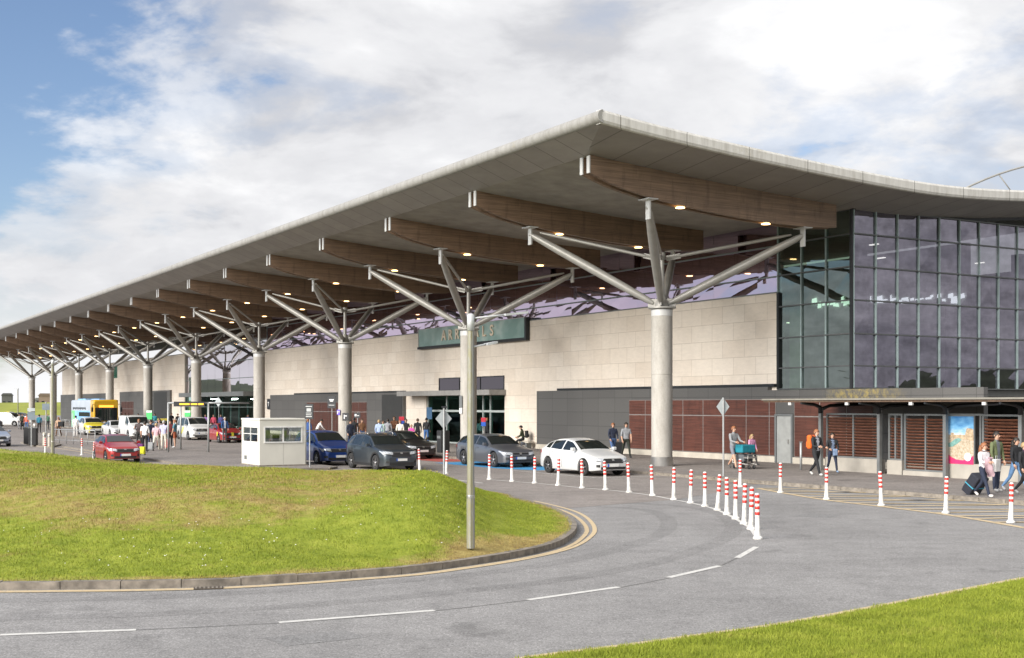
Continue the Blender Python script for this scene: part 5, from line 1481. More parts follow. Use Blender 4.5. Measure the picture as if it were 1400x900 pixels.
lamp_post(643.5, 742, 4.10, 'octagonal lichen-streaked lamp post at the tip of the grass mound', [(4.04, .95, .5, .14), (3.52, .42, .3, .10)], z=.32, r=.066)
lamp_post(72, 626, 5.0, 'octagonal lamp post behind the mound near the guard rail', [(4.85, .9, .9, .15)])
lamp_post(24.5, 576, 5.5, 'thin lamp post far off in front of the grass bank', [(5.4, -1.2, .3, .1)], r=.10)
q = None

M_SIGNB = mat('sign_back_grey', (.42, .46, .47), .5, .3)
M_SIGNK = mat('sign_black', (.022, .024, .028), .45)
M_SIGNW = mat('sign_white', (.66, .66, .66), .45)
M_GALV = mat('galvanised_pole', (.36, .37, .37), .5, .4)
def flat_sign(name, label, loc, rz, pole_h, panels, r=.03):
    """panels: (kind, y offset, z centre, half width, half height, material)"""
    t = thing(name, label, 'sign', loc, rz)
    if pole_h:
        q = MB(); q.path([(0, 0, 0), (0, 0, pole_h)], r, 10); q.build('pole', M_GALV, t, sharp=40)
    for (k, y, zc_, hw, hh, m_) in panels:
        q = MB()
        Mx = Matrix(((1, 0, 0, 0), (0, 0, 1, y), (0, 1, 0, zc_), (0, 0, 0, 1)))
        if k == 'diamond': poly = [(0, -hh), (hw, 0), (0, hh), (-hw, 0)]
        else: poly = [(-hw, -hh), (hw, -hh), (hw, hh), (-hw, hh)]
        q.prism(poly, -.012, .012, 0, Mx)
        q.build('panel', m_, t, recalc=True)
    return t
flat_sign('road_sign', 'grey back of a diamond road sign at the kerb by the timber wall', spot(989, 651, .118), 0.12, 2.95, [('diamond', .06, 2.62, .25, .36, M_SIGNB)], .035)
flat_sign('road_sign', 'grey back of a diamond road sign near the arrivals doors', spot(607, 650, .004), 0.25, 2.75, [('diamond', .07, 2.25, .33, .40, M_SIGNB), ('rect', -.05, 2.72, .11, .035, M_SIGNK)], .04)
def with_marks(t, y, marks, m_=None):
    q = MB()
    for (x0, x1, z0, z1) in marks: q.box(x0, x1, y-.004, y, z0, z1)
    q.build('markings', m_ or M_SIGNW, t)
fs_ = flat_sign('pay_sign', 'tall black and white information sign on a pole by the blue hatchback', spot(423.5, 639, .1), -.5, 2.72, [('rect', -.05, 2.42, .23, .33, M_SIGNK)])
with_marks(fs_, -.064, [(-.17, .17, 2.62, 2.66), (-.12, .12, 2.42, 2.56), (-.16, .16, 2.34, 2.37), (-.16, .14, 2.27, 2.30), (-.16, .16, 2.18, 2.23)], mat('sign_grey_print', (.40, .41, .41), .5))
fs_ = flat_sign('info_sign', 'small black sign with a white symbol on a pole before the timber panels', spot(454, 606, .1), -.5, 3.3, [('rect', -.05, 2.9, .36, .42, M_SIGNK)])
with_marks(fs_, -.064, [(-.2, .2, 3.05, 3.12), (-.14, .14, 2.95, 3.05), (-.25, .25, 2.68, 2.71)])
fs_ = flat_sign('stop_sign_flag', 'small dark flag sign on a thin pole beside the fourth tree column', spot(473, 612, .1), -.5, 2.2, [('rect', -.05, 1.95, .24, .25, M_SIGNK)])
with_marks(fs_, -.064, [(-.12, -.05, 1.82, 2.08), (-.05, .12, 1.98, 2.04)])
fs_ = flat_sign('pole_sign', 'thin grey pole with a small dark panel among the travellers', spot(489, 608, .1), -.5, 2.2, [('rect', -.05, 2.0, .26, .18, M_SIGNK)])
with_marks(fs_, -.064, [(-.2, -.05, 1.94, 2.08), (.0, .16, 1.96, 2.0)])
wq = site(-71.0, 6.75, 2.9); fs_ = flat_sign('wall_sign', 'small dark sign fixed at the corner of the limestone wall', wq, TH, 0, [('rect', -.03, 0, .42, .5, M_SIGNK)])
with_marks(fs_, -.044, [(-.2, .2, .1, .2), (-.06, .06, -.2, .1)])
fs_ = flat_sign('column_sticker', 'violet and white sticker wrapped on the third tree column', site(-36.0, -.48, 2.3), TH+.0, 0, [('rect', -.0, 0, .26, .18, mat('violet_print', (.16, .11, .50), .5))])
with_marks(fs_, -.014, [(-.2, -.06, -.1, .1), (.04, .2, .0, .1)])
fs_ = flat_sign('column_plate', 'grey notice plates strapped on the second tree column', site(-18.0, -.50, 2.9), TH, 0, [('rect', 0, .1, .16, .33, M_GREYM), ('rect', 0, -.42, .16, .16, M_SIGNW)])
for (px, lb) in ((204.5, 'green and white placard held up beyond the white van'), (257, 'green and white placard raised above the silver taxi')):
    Yq = 118; X_ = (px-CX)/F*Yq
    fs_ = flat_sign('placard', lb, (X_, Yq, .118), -.5, 2.0, [('rect', -.05, 1.75, .37, .42, mat('placard_green', (.06, .42, .12), .5))])
    with_marks(fs_, -.064, [(-.35, .35, 1.98, 2.16)])
fs_ = flat_sign('direction_sign', 'round grey sign on a pole beyond the coach', (site(-78, 4, .118)[0], site(-78, 4, .118)[1], .118), -.5, 3.4, [('diamond', -.05, 3.0, .45, .5, M_SIGNB)])
fs_ = flat_sign('trolley_sign', 'small red and blue sign on a post outside the arrivals doors', site(-36.3, 4.5, .118), TH, 1.9, [('rect', -.05, 1.72, .42, .14, mat('sign_red', (.55, .03, .05), .5)), ('rect', -.05, 1.44, .42, .13, mat('sign_blue', (.03, .10, .5), .5))])
fs_ = flat_sign('trolley_sign', 'dark red and blue sign just inside the arrivals doors', site(-27.0, 6.0, .118), TH, 1.9, [('rect', -.05, 1.72, .3, .14, mat('sign_red2', (.45, .03, .05), .5)), ('rect', -.05, 1.44, .3, .13, mat('sign_blue2', (.03, .10, .45), .5))])
fs_ = flat_sign('notice_board', 'blue notice leaning on the teal entrance glass', site(-35.6, 6.3, .118), TH, 0, [('rect', 0, 2.1, .42, .42, mat('notice_blue', (.05, .12, .22), .4))])
# direction boards by the small island
M_BOARD = mat('blue_grey_board', (.16, .20, .23), .5)
fs_ = flat_sign('direction_board', 'blue-grey direction board on a post over the ticket machines', spot(43, 611, .1), .05, 2.55, [('rect', -.05, 2.0, .24, .26, M_BOARD), ('rect', -.05, 2.40, .24, .10, M_SIGNB)], .04)
fs_ = flat_sign('direction_board', 'blue-grey direction board behind the ticket machines', spot(63, 596, .1), .05, 3.0, [('rect', -.05, 2.55, .32, .28, M_BOARD)], .05)
# ticket machines, bins and guard rails
for (px, py, lb) in ((36.5, 607, 'slim black ticket machine under the direction board'), (45.5, 609, 'black litter bin with white cups on its lid on the small island')):
    t = thing('ticket_machine' if px < 40 else 'litter_bin', lb, 'machine' if px < 40 else 'bin', spot(px, py, .1), .1)
    q = MB(); w_ = .17 if px < 40 else .25
    q.box(-w_, w_, -w_, w_, 0, 1.15, bev=.03); q.build('housing', M_BLK, t)
    q = MB(); q.box(-w_-.04, w_+.06, -w_-.03, w_+.03, 1.152, 1.19); q.build('lid', M_GREYM, t)
cups = thing('paper_cups', 'white paper cups left on the black bin lid', 'cups', (spot(45.5, 609, .1)[0], spot(45.5, 609, .1)[1], 1.29), 0)
q = MB()
q.lathe([(.035, 0), (.045, .13)], 10, (-.08, 0, 0)); q.lathe([(.06, 0), (.08, .26)], 10, (.08, .03, 0)); q.build('cup', M_BW, cups)
for (px, py, lb) in ((60.5, 609, 'pale concrete post next to the litter bin'), (67.5, 610.5, 'pale concrete post nearest the lamp post by the small island')):
    t = thing('marker_post', lb, 'post', spot(px, py, .1), 0)
    q = MB(); q.lathe([(.10, 0), (.10, .82), (.07, .86), (.02, .88)], 14, mi=0); q.build('post', M_PLIN, t, sharp=40)
    q = MB(); q.lathe([(.102, .6), (.108, .61), (.108, .7), (.102, .71)], 14, caps=False); q.build('band', M_STAIN, t)
def guard_rail(a, b, label, h=1.0, n=4):
    pa, pb = Vector(a), Vector(b); d_ = pb-pa; Lr = d_.length
    t = thing('guard_rail', label, 'railing', pa, math.atan2(d_.y, d_.x))
    q = MB(); q.path([(0, 0, h), (Lr, 0, h)], .03, 8); q.build('top_rail', M_GALV, t)
    q = MB(); q.path([(0, 0, .25), (Lr, 0, .25)], .02, 8); q.build('lower_rail', M_GALV, t)
    for i in range(n+1):
        q = MB(); q.path([(Lr*i/n, 0, 0), (Lr*i/n, 0, h)], .025, 8); q.build('post', M_GALV, t)
    return t
guard_rail(spot(72, 606, .05), spot(130, 609, .05), 'long grey guard rail beyond the lamp post, in front of the coach', n=6)
guard_rail(spot(84, 586, .05), spot(100, 586, .05), 'short grey guard rail far off beside the coach', n=3)
guard_rail(spot(440, 612, .118), spot(462, 612, .118), 'grey railing in front of the timber panels', n=3)
# taxi rank gantry
gp = [spot(230, 618.5, .1), spot(285, 618.5, .1), spot(247, 614.5, .1), spot(303, 614.5, .1)]
gt = thing('taxi_rank_gantry', 'steel gantry holding a black overhead sign with amber wording', 'gantry', gp[0], 0)
a0 = Vector(gp[0])
for p in gp:
    if p is gp[3]: continue
    d_ = Vector(p)-a0
    q = MB(); q.path([(d_.x, d_.y, 0), (d_.x, d_.y, 2.82)], .055, 10); q.build('post', M_GALV, gt)
d1 = Vector(gp[1])-a0; d2 = Vector(gp[2])-a0
q = MB(); q.path([(0, 0, 2.82), (d1.x, d1.y, 2.82)], .05, 8); q.path([(d1.x, d1.y, 2.82), (d1.x+2.0, d1.y+1.5, 2.82)], .05, 8); q.path([(0, 0, 2.82), (d2.x, d2.y, 2.82)], .05, 8); q.build('top_frame', M_GALV, gt)
q = MB(); q.box(.35, 2.12, -.16, -.10, 2.62, 2.90); sgp = q.build('sign_box', M_SIGNK, gt)
q = MB()
for (x0, x1) in ((.68, 1.26), (1.34, 1.70), (1.76, 2.06)): q.box(x0, x1, -.168, -.161, 2.71, 2.80)
q.build('amber_wording', emit('amber_wording', (.85, .42, .03), .8), sgp)
# bin by the second column
t = thing('litter_bin', 'tall black litter bin beside the second tree column', 'bin', site(-18.6, -1.3, .118), TH)
q = MB(); q.box(-.28, .28, -.28, .28, 0, 1.25, bev=.04); q.build('housing', M_BLK, t); q = MB(); q.box(-.2, .2, -.29, -.275, .8, .95); q.build('slot', M_GREYM, t)
t = thing('post', 'short steel post outside the service door', 'post', spot(1095, 643, .118), 0)
q = MB(); q.path([(0, 0, 0), (0, 0, 1.15)], .05, 10); q.build('post', M_GALV, t); q = MB(); q.box(-.06, .06, -.06, .06, 1.15, 1.18); q.build('cap', M_GREYM, t)
t = thing('bench', 'low stone bench along the foot of the limestone wall', 'bench', site(-23.6, 6.4, .118), TH)
q = MB(); q.box(-1.9, 1.9, -.22, .22, .34, .44); q.build('seat', M_PLIN, t)
for x in (-1.5, 1.5): q = MB(); q.box(x-.12, x+.12, -.18, .18, 0, .338); q.build('leg', M_GREYM, t)
# small buildings far beyond the bank
for (px, w_, h_, lb, c) in ((65, 5, 7.2, 'small brown building far off behind the direction board', (.24, .18, .14)), (10, 3.2, 7.5, 'tiny dark hut on the skyline above the bank', (.10, .10, .10)), (57, 4, 5.8, 'small grey building far off beside the brown one', (.22, .23, .23))):
    Y_ = 395 if px != 10 else 420
    t = thing('distant_building', lb, 'building', ((px-CX)/F*Y_, Y_, 1.5), .3)
    q = MB(); q.box(-w_/2, w_/2, -2, 2, 0, h_-3.0); q.build('walls', mat('far_wall', c, .8), t)
    q = MB(); q.prism([(-w_/2-.3, h_-3.0), (w_/2+.3, h_-3.0), (w_/2-.4, h_-2.2), (-w_/2+.4, h_-2.2)], -2.2, 2.2, 0, Matrix(((1, 0, 0, 0), (0, 0, 1, 0), (0, 1, 0, 0), (0, 0, 0, 1)))); q.build('roof', mat('far_roof', tuple(x*.7 for x in c), .8), t, recalc=True)
    for k in (-1, 1): q = MB(); q.box(k*w_/4-.4, k*w_/4+.4, -2.03, -2.005, 1.4, 2.6); q.build('window', M_CGLASS, t)

# ================================================================== PEOPLE
def flatmat(name, c, rough=.8): return mat(name, c, rough, var=.18, scale=9)
SKIN = flatmat('skin', (.50, .30, .21), .55)
PAL = {}
def cloth(c):
    if c not in PAL: PAL[c] = flatmat('cloth_%d' % len(PAL), c, .85)
    return PAL[c]
HAIRS = {k: flatmat('hair_'+k, c, .6) for k, c in dict(dark=(.02, .014, .01), brown=(.07, .04, .022), ginger=(.26, .10, .04), fair=(.36, .25, .12), grey=(.36, .35, .33), bald=(.5, .3, .21), black=(.012, .011, .011)).items()}
EYE = mat('eye_dark', (.02, .015, .012), .3)

def person(label, loc, face, hgt, top, legs, shoes=(.03, .03, .03), hair='brown', pose='stand', sleeve='long', shorts=False, long_hair=False, group='travellers outside the terminal', lean=0.0,
           swing=None, arms=((.1, .25), (.1, .25)), wide=1.0, cap=None, jacket=None, skirt=None, turn=0.0):
    s = hgt/1.75
    Rl = Matrix.Rotation(-lean, 3, 'X')
    V, Rd, Ed, tag_ = [], [], [], []
    def add(p, r, par=None, k=None):
        V.append(Vector(p)); Rd.append(r if hasattr(r, '__len__') else (r, r)); tag_.append(k)
        if par is not None: Ed.append((par, len(V)-1))
        return len(V)-1
    up = lambda p: Vector((0, 0, .97)) + Rl @ (Vector(p)-Vector((0, 0, .97)))
    pel = add((0, 0, .97), (.155*wide, .115), None, 'pants')
    wai = add(up((0, 0, 1.12)), (.135*wide, .105*wide), pel, 'top')
    che = add(up((0, .005, 1.32)), (.165*wide, .115*wide), wai, 'top')
    nb = add(up((0, -.005, 1.46)), (.085, .07), che, 'top')
    nk = add(up((0, .01, 1.53)), (.056, .056), nb, 'skin')
    jw = add(up((0, .035, 1.585)), (.066, .07), nk, 'skin')
    hd = add(up((0, .02, 1.66)), (.082, .098), jw, 'skin')
    tp = add(up((0, .01, 1.735)), (.052, .062), hd, 'skin')
    sw = swing or {'stand': (.04, -.04, .03, .03), 'walk': (.42, -.38, .12, .38), 'walk2': (-.36, .44, .40, .10), 'sit': (1.42, 1.35, 1.45, 1.30), 'kneel': (.9, .2, 1.6, 1.7)}[pose]
    ank = []
    for i, sg in enumerate((1, -1)):
        a, b = sw[i], sw[i+2]
        hp = Vector((sg*.10, 0, .90)); kn = hp+Vector((sg*.008, math.sin(a)*.43, -math.cos(a)*.43)); an = kn+Vector((0, math.sin(a-b)*.40, -math.cos(a-b)*.40))
        fa = a-b if abs(a-b) < .9 else 0
        to = an+Vector((sg*.02, math.cos(fa)*.17, -.035+math.sin(fa)*.12))
        h_ = add(hp, (.098*wide, .10), pel, 'pants'); md = add((hp+kn)/2, .082, h_, 'pants' if not shorts else 'pants')
        k_ = add(kn, .058, md, 'pants' if not shorts else 'skin')
        cf = add(kn+(an-kn)*.35, .056, k_, 'pants' if not shorts else 'skin')
        a_ = add(an, .042, cf, 'pants' if not shorts else 'skin'); t_ = add(to, (.045, .034), a_, 'shoe'); ank.append(min(an.z-.065, to.z-.04))
    dz = -min(ank)
    hands = []
    for i, sg in enumerate((1, -1)):
        c_, e_ = arms[i]
        sh = up((sg*.185*wide, 0, 1.42)); st_ = Rl @ Vector((0, 0, 0))
        el = sh+Vector((sg*.055, math.sin(c_)*.28, -math.cos(c_)*.28)); wr = el+Vector((-sg*.01*(1+3*e_), math.sin(c_+e_)*.25, -math.cos(c_+e_)*.25))
        s_ = add(sh, .072, che, 'top'); e2 = add(el, .047, s_, 'top'); 
        w2 = add(wr, .030, e2, 'top' if sleeve == 'long' else 'skin'); hands.append((wr, (wr-el).normalized(), sg))
    me = bpy.data.meshes.new('person_cage'); me.from_pydata([v+Vector((0, 0, dz)) for v in V], Ed, [])
    o = bpy.data.objects.new('person_cage', me); COL.objects.link(o)
    sk = o.modifiers.new('skin', 'SKIN'); sk.use_smooth_shade = True
    for i, r in enumerate(Rd):
        me.skin_vertices[0].data[i].radius = r
    me.skin_vertices[0].data[0].use_root = True
    ssf = o.modifiers.new('sub', 'SUBSURF'); ssf.levels = 2; ssf.render_levels = 2
    bpy.context.view_layer.update()
    bmsh = bpy.data.meshes.new_from_object(o.evaluated_get(bpy.context.evaluated_depsgraph_get()))
    bpy.data.objects.remove(o); bpy.data.meshes.remove(me)
    nv = len(bmsh.vertices); cov = np.zeros(nv*3); bmsh.vertices.foreach_get('co', cov); cov = cov.reshape(-1, 3)
    verts = [tuple(c) for c in cov]; faces = [tuple(p.vertices) for p in bmsh.polygons]
    bpy.data.meshes.remove(bmsh)
    # material by nearest bone
    segs = [(V[a]+Vector((0, 0, dz)), V[b]+Vector((0, 0, dz)), a, b) for a, b in Ed]
    A = np.array([x[0][:] for x in segs]); B = np.array([x[1][:] for x in segs]); AB = B-A; L2 = (AB**2).sum(1)+1e-9
    slot = {'skin': 0, 'top': 1, 'pants': 2, 'shoe': 3, 'jacket': 4}
    mi = []
    kz = [v.z+dz for v, k in zip(V, tag_)]
    for f in faces:
        c_ = cov[list(f)].mean(0)
        t_ = np.clip(((c_-A)*AB).sum(1)/L2, 0, 1); dd_ = np.linalg.norm(A+AB*t_[:, None]-c_, axis=1)
        j = int(np.argmin(dd_/np.array([.5*(Rd[x[2]][0]+Rd[x[3]][0]) for x in segs]))); tt = t_[j]
        ka, kb_ = tag_[segs[j][2]], tag_[segs[j][3]]
        if kb_ == 'shoe': k = 'shoe' if tt > .12 else ('skin' if shorts else 'pants')
        elif ka == 'pants' and kb_ == 'top': k = 'top' if tt > .10 else 'pants'
        elif kb_ == 'pants' and ka == 'pants': k = 'pants'
        elif ka == 'pants' and kb_ == 'skin': k = 'pants' if tt < .45 else 'skin'
        elif ka == 'top' and kb_ == 'skin': k = 'top' if tt < (.30 if segs[j][3] == nk else .0) else 'skin'
        elif ka == 'top' and kb_ == 'top' and sleeve == 'short' and segs[j][2] not in (pel, wai, che): k = 'top'
        else: k = kb_ if kb_ else 'top'
        if sleeve == 'short' and ka == 'top' and kb_ == 'top' and segs[j][3] > w2-4 and segs[j][2] not in (pel, wai, che) and tt > .7: k = 'skin'
        if jacket and k == 'top' and (abs(c_[0]) > .055 or c_[1] < 0): k = 'jacket'
        mi.append(slot[k])
    m = MB(); m.v = verts; m.f = [list(f) for f in faces]; m.m = mi; m.s = [True]*len(faces)
    # hands: palm, four fingers, thumb, curled
    for wr, dr_, sg in hands:
        wr = wr+Vector((0, 0, dz)); dn = dr_; sd = Vector((sg, 0, 0)); sd = (sd-dn*sd.dot(dn)).normalized(); fw = dn.cross(sd)
        if fw.y < 0: fw = -fw
        m.path([wr-dn*.02, wr+dn*.03, wr+dn*.085], [.026, .036, .034], 8, 0)
        for k in range(4):
            o_ = wr+dn*.08+fw*(.027-.018*k); L_ = (.062, .072, .068, .052)[k]
            m.path([o_, o_+dn*L_*.5-sd*.008, o_+dn*L_*.85-sd*.03], [.0095, .0085, .006], 5, 0)
        o_ = wr+dn*.03+fw*.03; m.path([o_, o_+dn*.03+fw*.022-sd*.01, o_+dn*.055+fw*.024-sd*.02], [.011, .010, .007], 5, 0)
    # nose and ears belong to the same body mesh
    hc = V[hd]+Vector((0, 0, dz)); H = Rl
    nz = hc+H @ Vector((0, .098, -.03))
    m.path([nz+H @ Vector((0, -.015, .03)), nz+H @ Vector((0, .012, -.008)), nz+H @ Vector((0, -.012, -.022))], [.008, .014, .008], 6, 0)
    for sg in (1, -1): m.path([hc+H @ Vector((sg*.078, -.005, .02)), hc+H @ Vector((sg*.092, -.01, -.005)), hc+H @ Vector((sg*.078, 0, -.035))], [.012, .016, .010], 6, 0)
    if skirt:
        pass
    mats = [SKIN, cloth(top), cloth(legs), cloth(shoes), cloth(jacket or top)]
    o = m.build('person', mats)
    o.location = loc; o.rotation_euler = (0, 0, face); o.scale = (s, s, s)
    setp(o, label, 'person', group)
    # hair or cap
    if hair != 'bald':
        q = MB(); P = []
        for i in range(9):
            th = math.pi*i/8*.62
            ring_ = []
            for k in range(17):
                ph = 2*math.pi*k/16
                front_ = max(0, math.sin(ph)); tmax = 1-.42*front_
                t2 = th*tmax*(1.12 if (long_hair and math.sin(ph) < .3) else 1)
                ring_.append(hc+H @ Vector((math.sin(t2)*math.cos(ph)*.096, math.sin(t2)*math.sin(ph)*.118-.012, math.cos(t2)*.125-.002)))
            P.append(ring_)
        q.grid(P, 0, True)
        if long_hair:
            q.path([hc+H @ Vector((0, -.09, .02)), hc+H @ Vector((0, -.115, -.10)), hc+H @ Vector((0, -.12, -.22)), hc+H @ Vector((0, -.10, -.30))], [.07, .085, .075, .03], 10)
        q.build('cap' if cap else 'hair', cloth(cap) if cap else HAIRS[hair], o)
        if cap:
            q = MB(); q.grid([[hc+H @ Vector((x*.07, .09+.07*j*(1-.35*x*x), .062-.012*j)) for x in np.linspace(-1, 1, 7)] for j in range(3)], 0, True); q.build('cap_brim', cloth(cap), o)
    for sg in (1, -1):
        q = MB(); q.lathe([(.004, -.008), (.011, -.003), (.011, .003), (.004, .008)], 8, hc+H @ Vector((sg*.034, .088, .005)), axis='y'); q.build('eye', EYE, o, recalc=True)
    q = MB(); q.path([hc+H @ Vector((-.024, .087, -.068)), hc+H @ Vector((0, .095, -.070)), hc+H @ Vector((.024, .087, -.068))], [.004, .007, .004], 6); q.build('mouth', cloth((.28, .10, .08)), o)
    if skirt:
        q = MB(); q.lathe([(.17, 1.02), (.20, .85), (.25, .55)], 18, (0, 0, dz), caps=False); q.build('skirt', cloth(skirt), o)
    return o

def facing(dx, dy): return math.atan2(-dx, dy)          # +Y local is forward
RIGHT = facing(.5, -.86); LEFT = facing(-.5, .86); CAMF = facing(0, -1); AWAY = facing(0, 1)
def P_(px, py, z=.118): return spot(px, py, z)
BLK = (.014, .015, .018); NAVY = (.018, .025, .05); JEAN = (.07, .13, .28); DJEAN = (.025, .04, .085); WHT = (.72, .72, .72); GRY = (.26, .27, .29); OLIVE = (.11, .13, .06)
TEALB = (.09, .24, .30); PINK = (.55, .26, .42)
# --- by the walkway
person('man in black jacket and black trousers wearing an orange backpack, looking at his phone', P_(1116, 651), RIGHT, 1.80, (.35, .36, .40), BLK, (.5, .5, .48), 'ginger', 'walk', arms=((.35, 1.15), (.2, 1.2)), jacket=BLK)
person('dark-haired boy in black jacket and navy trousers beside the canopy post', P_(1138, 647), RIGHT-.5, 1.62, (.12, .16, .24), NAVY, (.25, .35, .5), 'dark', 'walk2', arms=((.2, 1.1), (.1, .9)), jacket=BLK)
person('man in grey hooded top and grey shorts pushing a luggage trolley', P_(1003, 641), RIGHT, 1.83, (.24, .25, .26), (.17, .18, .21), (.08, .08, .08), 'ginger', 'walk', shorts=True, arms=((.5, .9), (.5, .9)))
person('girl in a pink hooded top beside the luggage trolley', P_(1028, 637), RIGHT, 1.42, PINK, BLK, (.05, .05, .05), 'fair', 'walk2', long_hair=True, arms=((.2, .5), (.1, .4)))
person('woman in white top and dark leggings pulling a black suitcase', P_(1345, 680), RIGHT, 1.62, (.74, .70, .72), NAVY, (.62, .58, .55), 'ginger', 'walk', long_hair=True, arms=((.4, 1.2), (-.35, .2)))
person('man in open green cardigan over a grey shirt and navy trousers', P_(1362, 673), RIGHT, 1.83, (.13, .14, .16), NAVY, (.30, .30, .30), 'dark', 'stand', jacket=OLIVE, arms=((.1, .2), (.1, .2)))
person('woman in black jacket and pale blue jeans walking past the poster bay', P_(1389, 672), RIGHT, 1.70, BLK, (.16, .30, .52), (.4, .4, .42), 'dark', 'walk2', long_hair=True)
person('woman with fair hair in a dark magenta top at the edge of the view', P_(1400, 677), RIGHT, 1.60, (.10, .02, .08), BLK, (.3, .3, .3), 'fair', 'walk', jacket=BLK)
# --- beside the white car
person('man in navy jacket and blue jeans walking behind the white hatchback', P_(838, 624), CAMF+.3, 1.78, NAVY, JEAN, BLK, 'ginger', 'walk', arms=((.1, .5), (.1, .4)))
person('man in grey T-shirt and dark trousers walking past the timber wall', P_(856, 627), CAMF+.2, 1.84, GRY, (.02, .025, .018), BLK, 'dark', 'walk2', sleeve='short', arms=((.1, .3), (.1, .3)))
# --- seated on bench
pb = site(-22.4, 6.25, .118)
person('man in black cap sitting on the stone bench with a backpack', pb, facing(-.55, .1), 1.75, (.06, .07, .04), BLK, (.3, .33, .4), 'black', 'sit', cap=BLK, lean=.22, arms=((.2, .8), (.25, .9)))
# --- at the arrivals doors
person('man in black jacket and blue jeans seen from behind at the arrivals doors', P_(583, 608), AWAY-.3, 1.78, BLK, (.05, .13, .33), (.55, .5, .48), 'dark', 'stand')
person('man in dark suit with a red lanyard standing by the arrivals doors', P_(571, 609), AWAY, 1.76, BLK, BLK, BLK, 'brown', 'stand')
person('woman in pale lilac blouse at the arrivals doors', P_(657, 608), AWAY+.2, 1.68, (.52, .50, .62), BLK, BLK, 'ginger', 'stand', long_hair=True)
person('man in black coat standing close to the woman in lilac', P_(666, 609), AWAY-.2, 1.80, BLK, BLK, BLK, 'ginger', 'stand', wide=1.12)
person('person in dark uniform just inside the arrivals glass', site(-32.9, 8.6, .118), CAMF, 1.8, BLK, BLK, BLK, 'dark', 'stand')
GR = 'travellers gathered before the arrivals hall'
person('woman in pale blue shirt and jeans among the travellers', P_(518, 611), AWAY, 1.70, (.40, .50, .70), JEAN, BLK, 'fair', 'stand', group=GR)
person('person in mint green top between two grey figures', P_(524, 609), CAMF, 1.62, (.35, .55, .45), GRY, BLK, 'brown', 'stand', group=GR)
person('man in grey sweatshirt facing the arrivals hall', P_(530, 610), AWAY, 1.75, (.30, .31, .34), DJEAN, BLK, 'dark', 'stand', group=GR, wide=1.1)
person('man in brown jacket holding a blue bag on high by the dark recess', P_(539, 606), CAMF, 1.85, (.14, .06, .03), BLK, BLK, 'brown', 'stand', group=GR, arms=((.6, 1.2), (.6, 1.2)))
person('woman in white blouse with fair hair behind the black saloon', P_(547, 611), CAMF, 1.70, (.68, .66, .60), BLK, BLK, 'ginger', 'stand', long_hair=True, group=GR)
person('man in black T-shirt behind the black saloon', P_(555, 610), CAMF, 1.75, BLK, BLK, BLK, 'dark', 'stand', sleeve='short', group=GR)
person('child in bright pink jacket beside the man in black', P_(562.5, 611), CAMF, 1.40, (.65, .08, .36), BLK, BLK, 'fair', 'stand', group=GR)
person('person in long black coat by the third tree column', P_(484, 610), AWAY, 1.82, BLK, BLK, BLK, 'black', 'stand', group=GR, wide=1.15)
person('person in navy coat standing half behind the third tree column', P_(479, 613), RIGHT, 1.72, NAVY, NAVY, BLK, 'dark', 'stand', group=GR)
person('woman in brown jacket and jeans beyond the off-roader', P_(495, 609), RIGHT, 1.72, (.20, .10, .05), JEAN, BLK, 'brown', 'stand', long_hair=True, group=GR)
person('man in white hoodie leaning over a railing by the timber panels', P_(433, 608), facing(.8, .4), 1.78, (.60, .58, .58), BLK, BLK, 'dark', 'stand', lean=.5, arms=((.5, .3), (.5, .3)), group=GR)
person('person in blue jacket half hidden by the kiosk roof', P_(421, 607), AWAY, 1.70, (.04, .10, .30), BLK, BLK, 'ginger', 'stand', group=GR)
# --- queue on the island
GQ = 'queue on the taxi rank island'
Q_ = lambda px, py: spot(px, py, .10)
person('man in white shirt and black trousers seen from behind in the taxi queue', Q_(198, 618.5), AWAY, 1.74, WHT, BLK, (.6, .6, .6), 'dark', 'stand', sleeve='short', group=GQ)
person('woman in pale pink shirt and cream trousers in the taxi queue', Q_(213.5, 616), AWAY, 1.66, (.66, .42, .46), (.62, .58, .50), (.5, .5, .48), 'fair', 'walk', sleeve='short', group=GQ)
person('man in pale lilac shirt and cream trousers in the taxi queue', Q_(224, 616), AWAY, 1.76, (.48, .48, .66), (.64, .60, .52), (.5, .5, .48), 'grey', 'stand', group=GQ, wide=1.05)
person('man in teal shirt and rust shorts under the gantry', Q_(239, 612.5), LEFT+1, 1.74, TEALB, (.34, .09, .04), (.6, .6, .6), 'ginger', 'stand', sleeve='short', shorts=True, group=GQ)
person('person in dark shirt with a green bag strap beside the white van', Q_(190, 612), CAMF, 1.78, (.08, .06, .06), (.03, .03, .03), BLK, 'ginger', 'stand', arms=((.3, 1.6), (.1, .3)), sleeve='short', group=GQ)
person('person in navy top in the middle of the taxi queue', Q_(206, 613), RIGHT, 1.70, NAVY, DJEAN, BLK, 'brown', 'stand', group=GQ)
person('tall man in grey top behind the pink and lilac shirts', Q_(218, 612), CAMF, 1.80, (.20, .16, .16), (.16, .07, .05), BLK, 'brown', 'stand', group=GQ)
person('person in black beside the gantry post', Q_(232.5, 611), RIGHT, 1.70, (.22, .05, .05), BLK, BLK, 'dark', 'stand', group=GQ)
person('man in blue waistcoat and white shirt leaning towards the red car', P_(307, 604), RIGHT, 1.78, (.55, .58, .65), (.10, .10, .11), BLK, 'grey', 'stand', jacket=(.02, .07, .20), lean=.1)
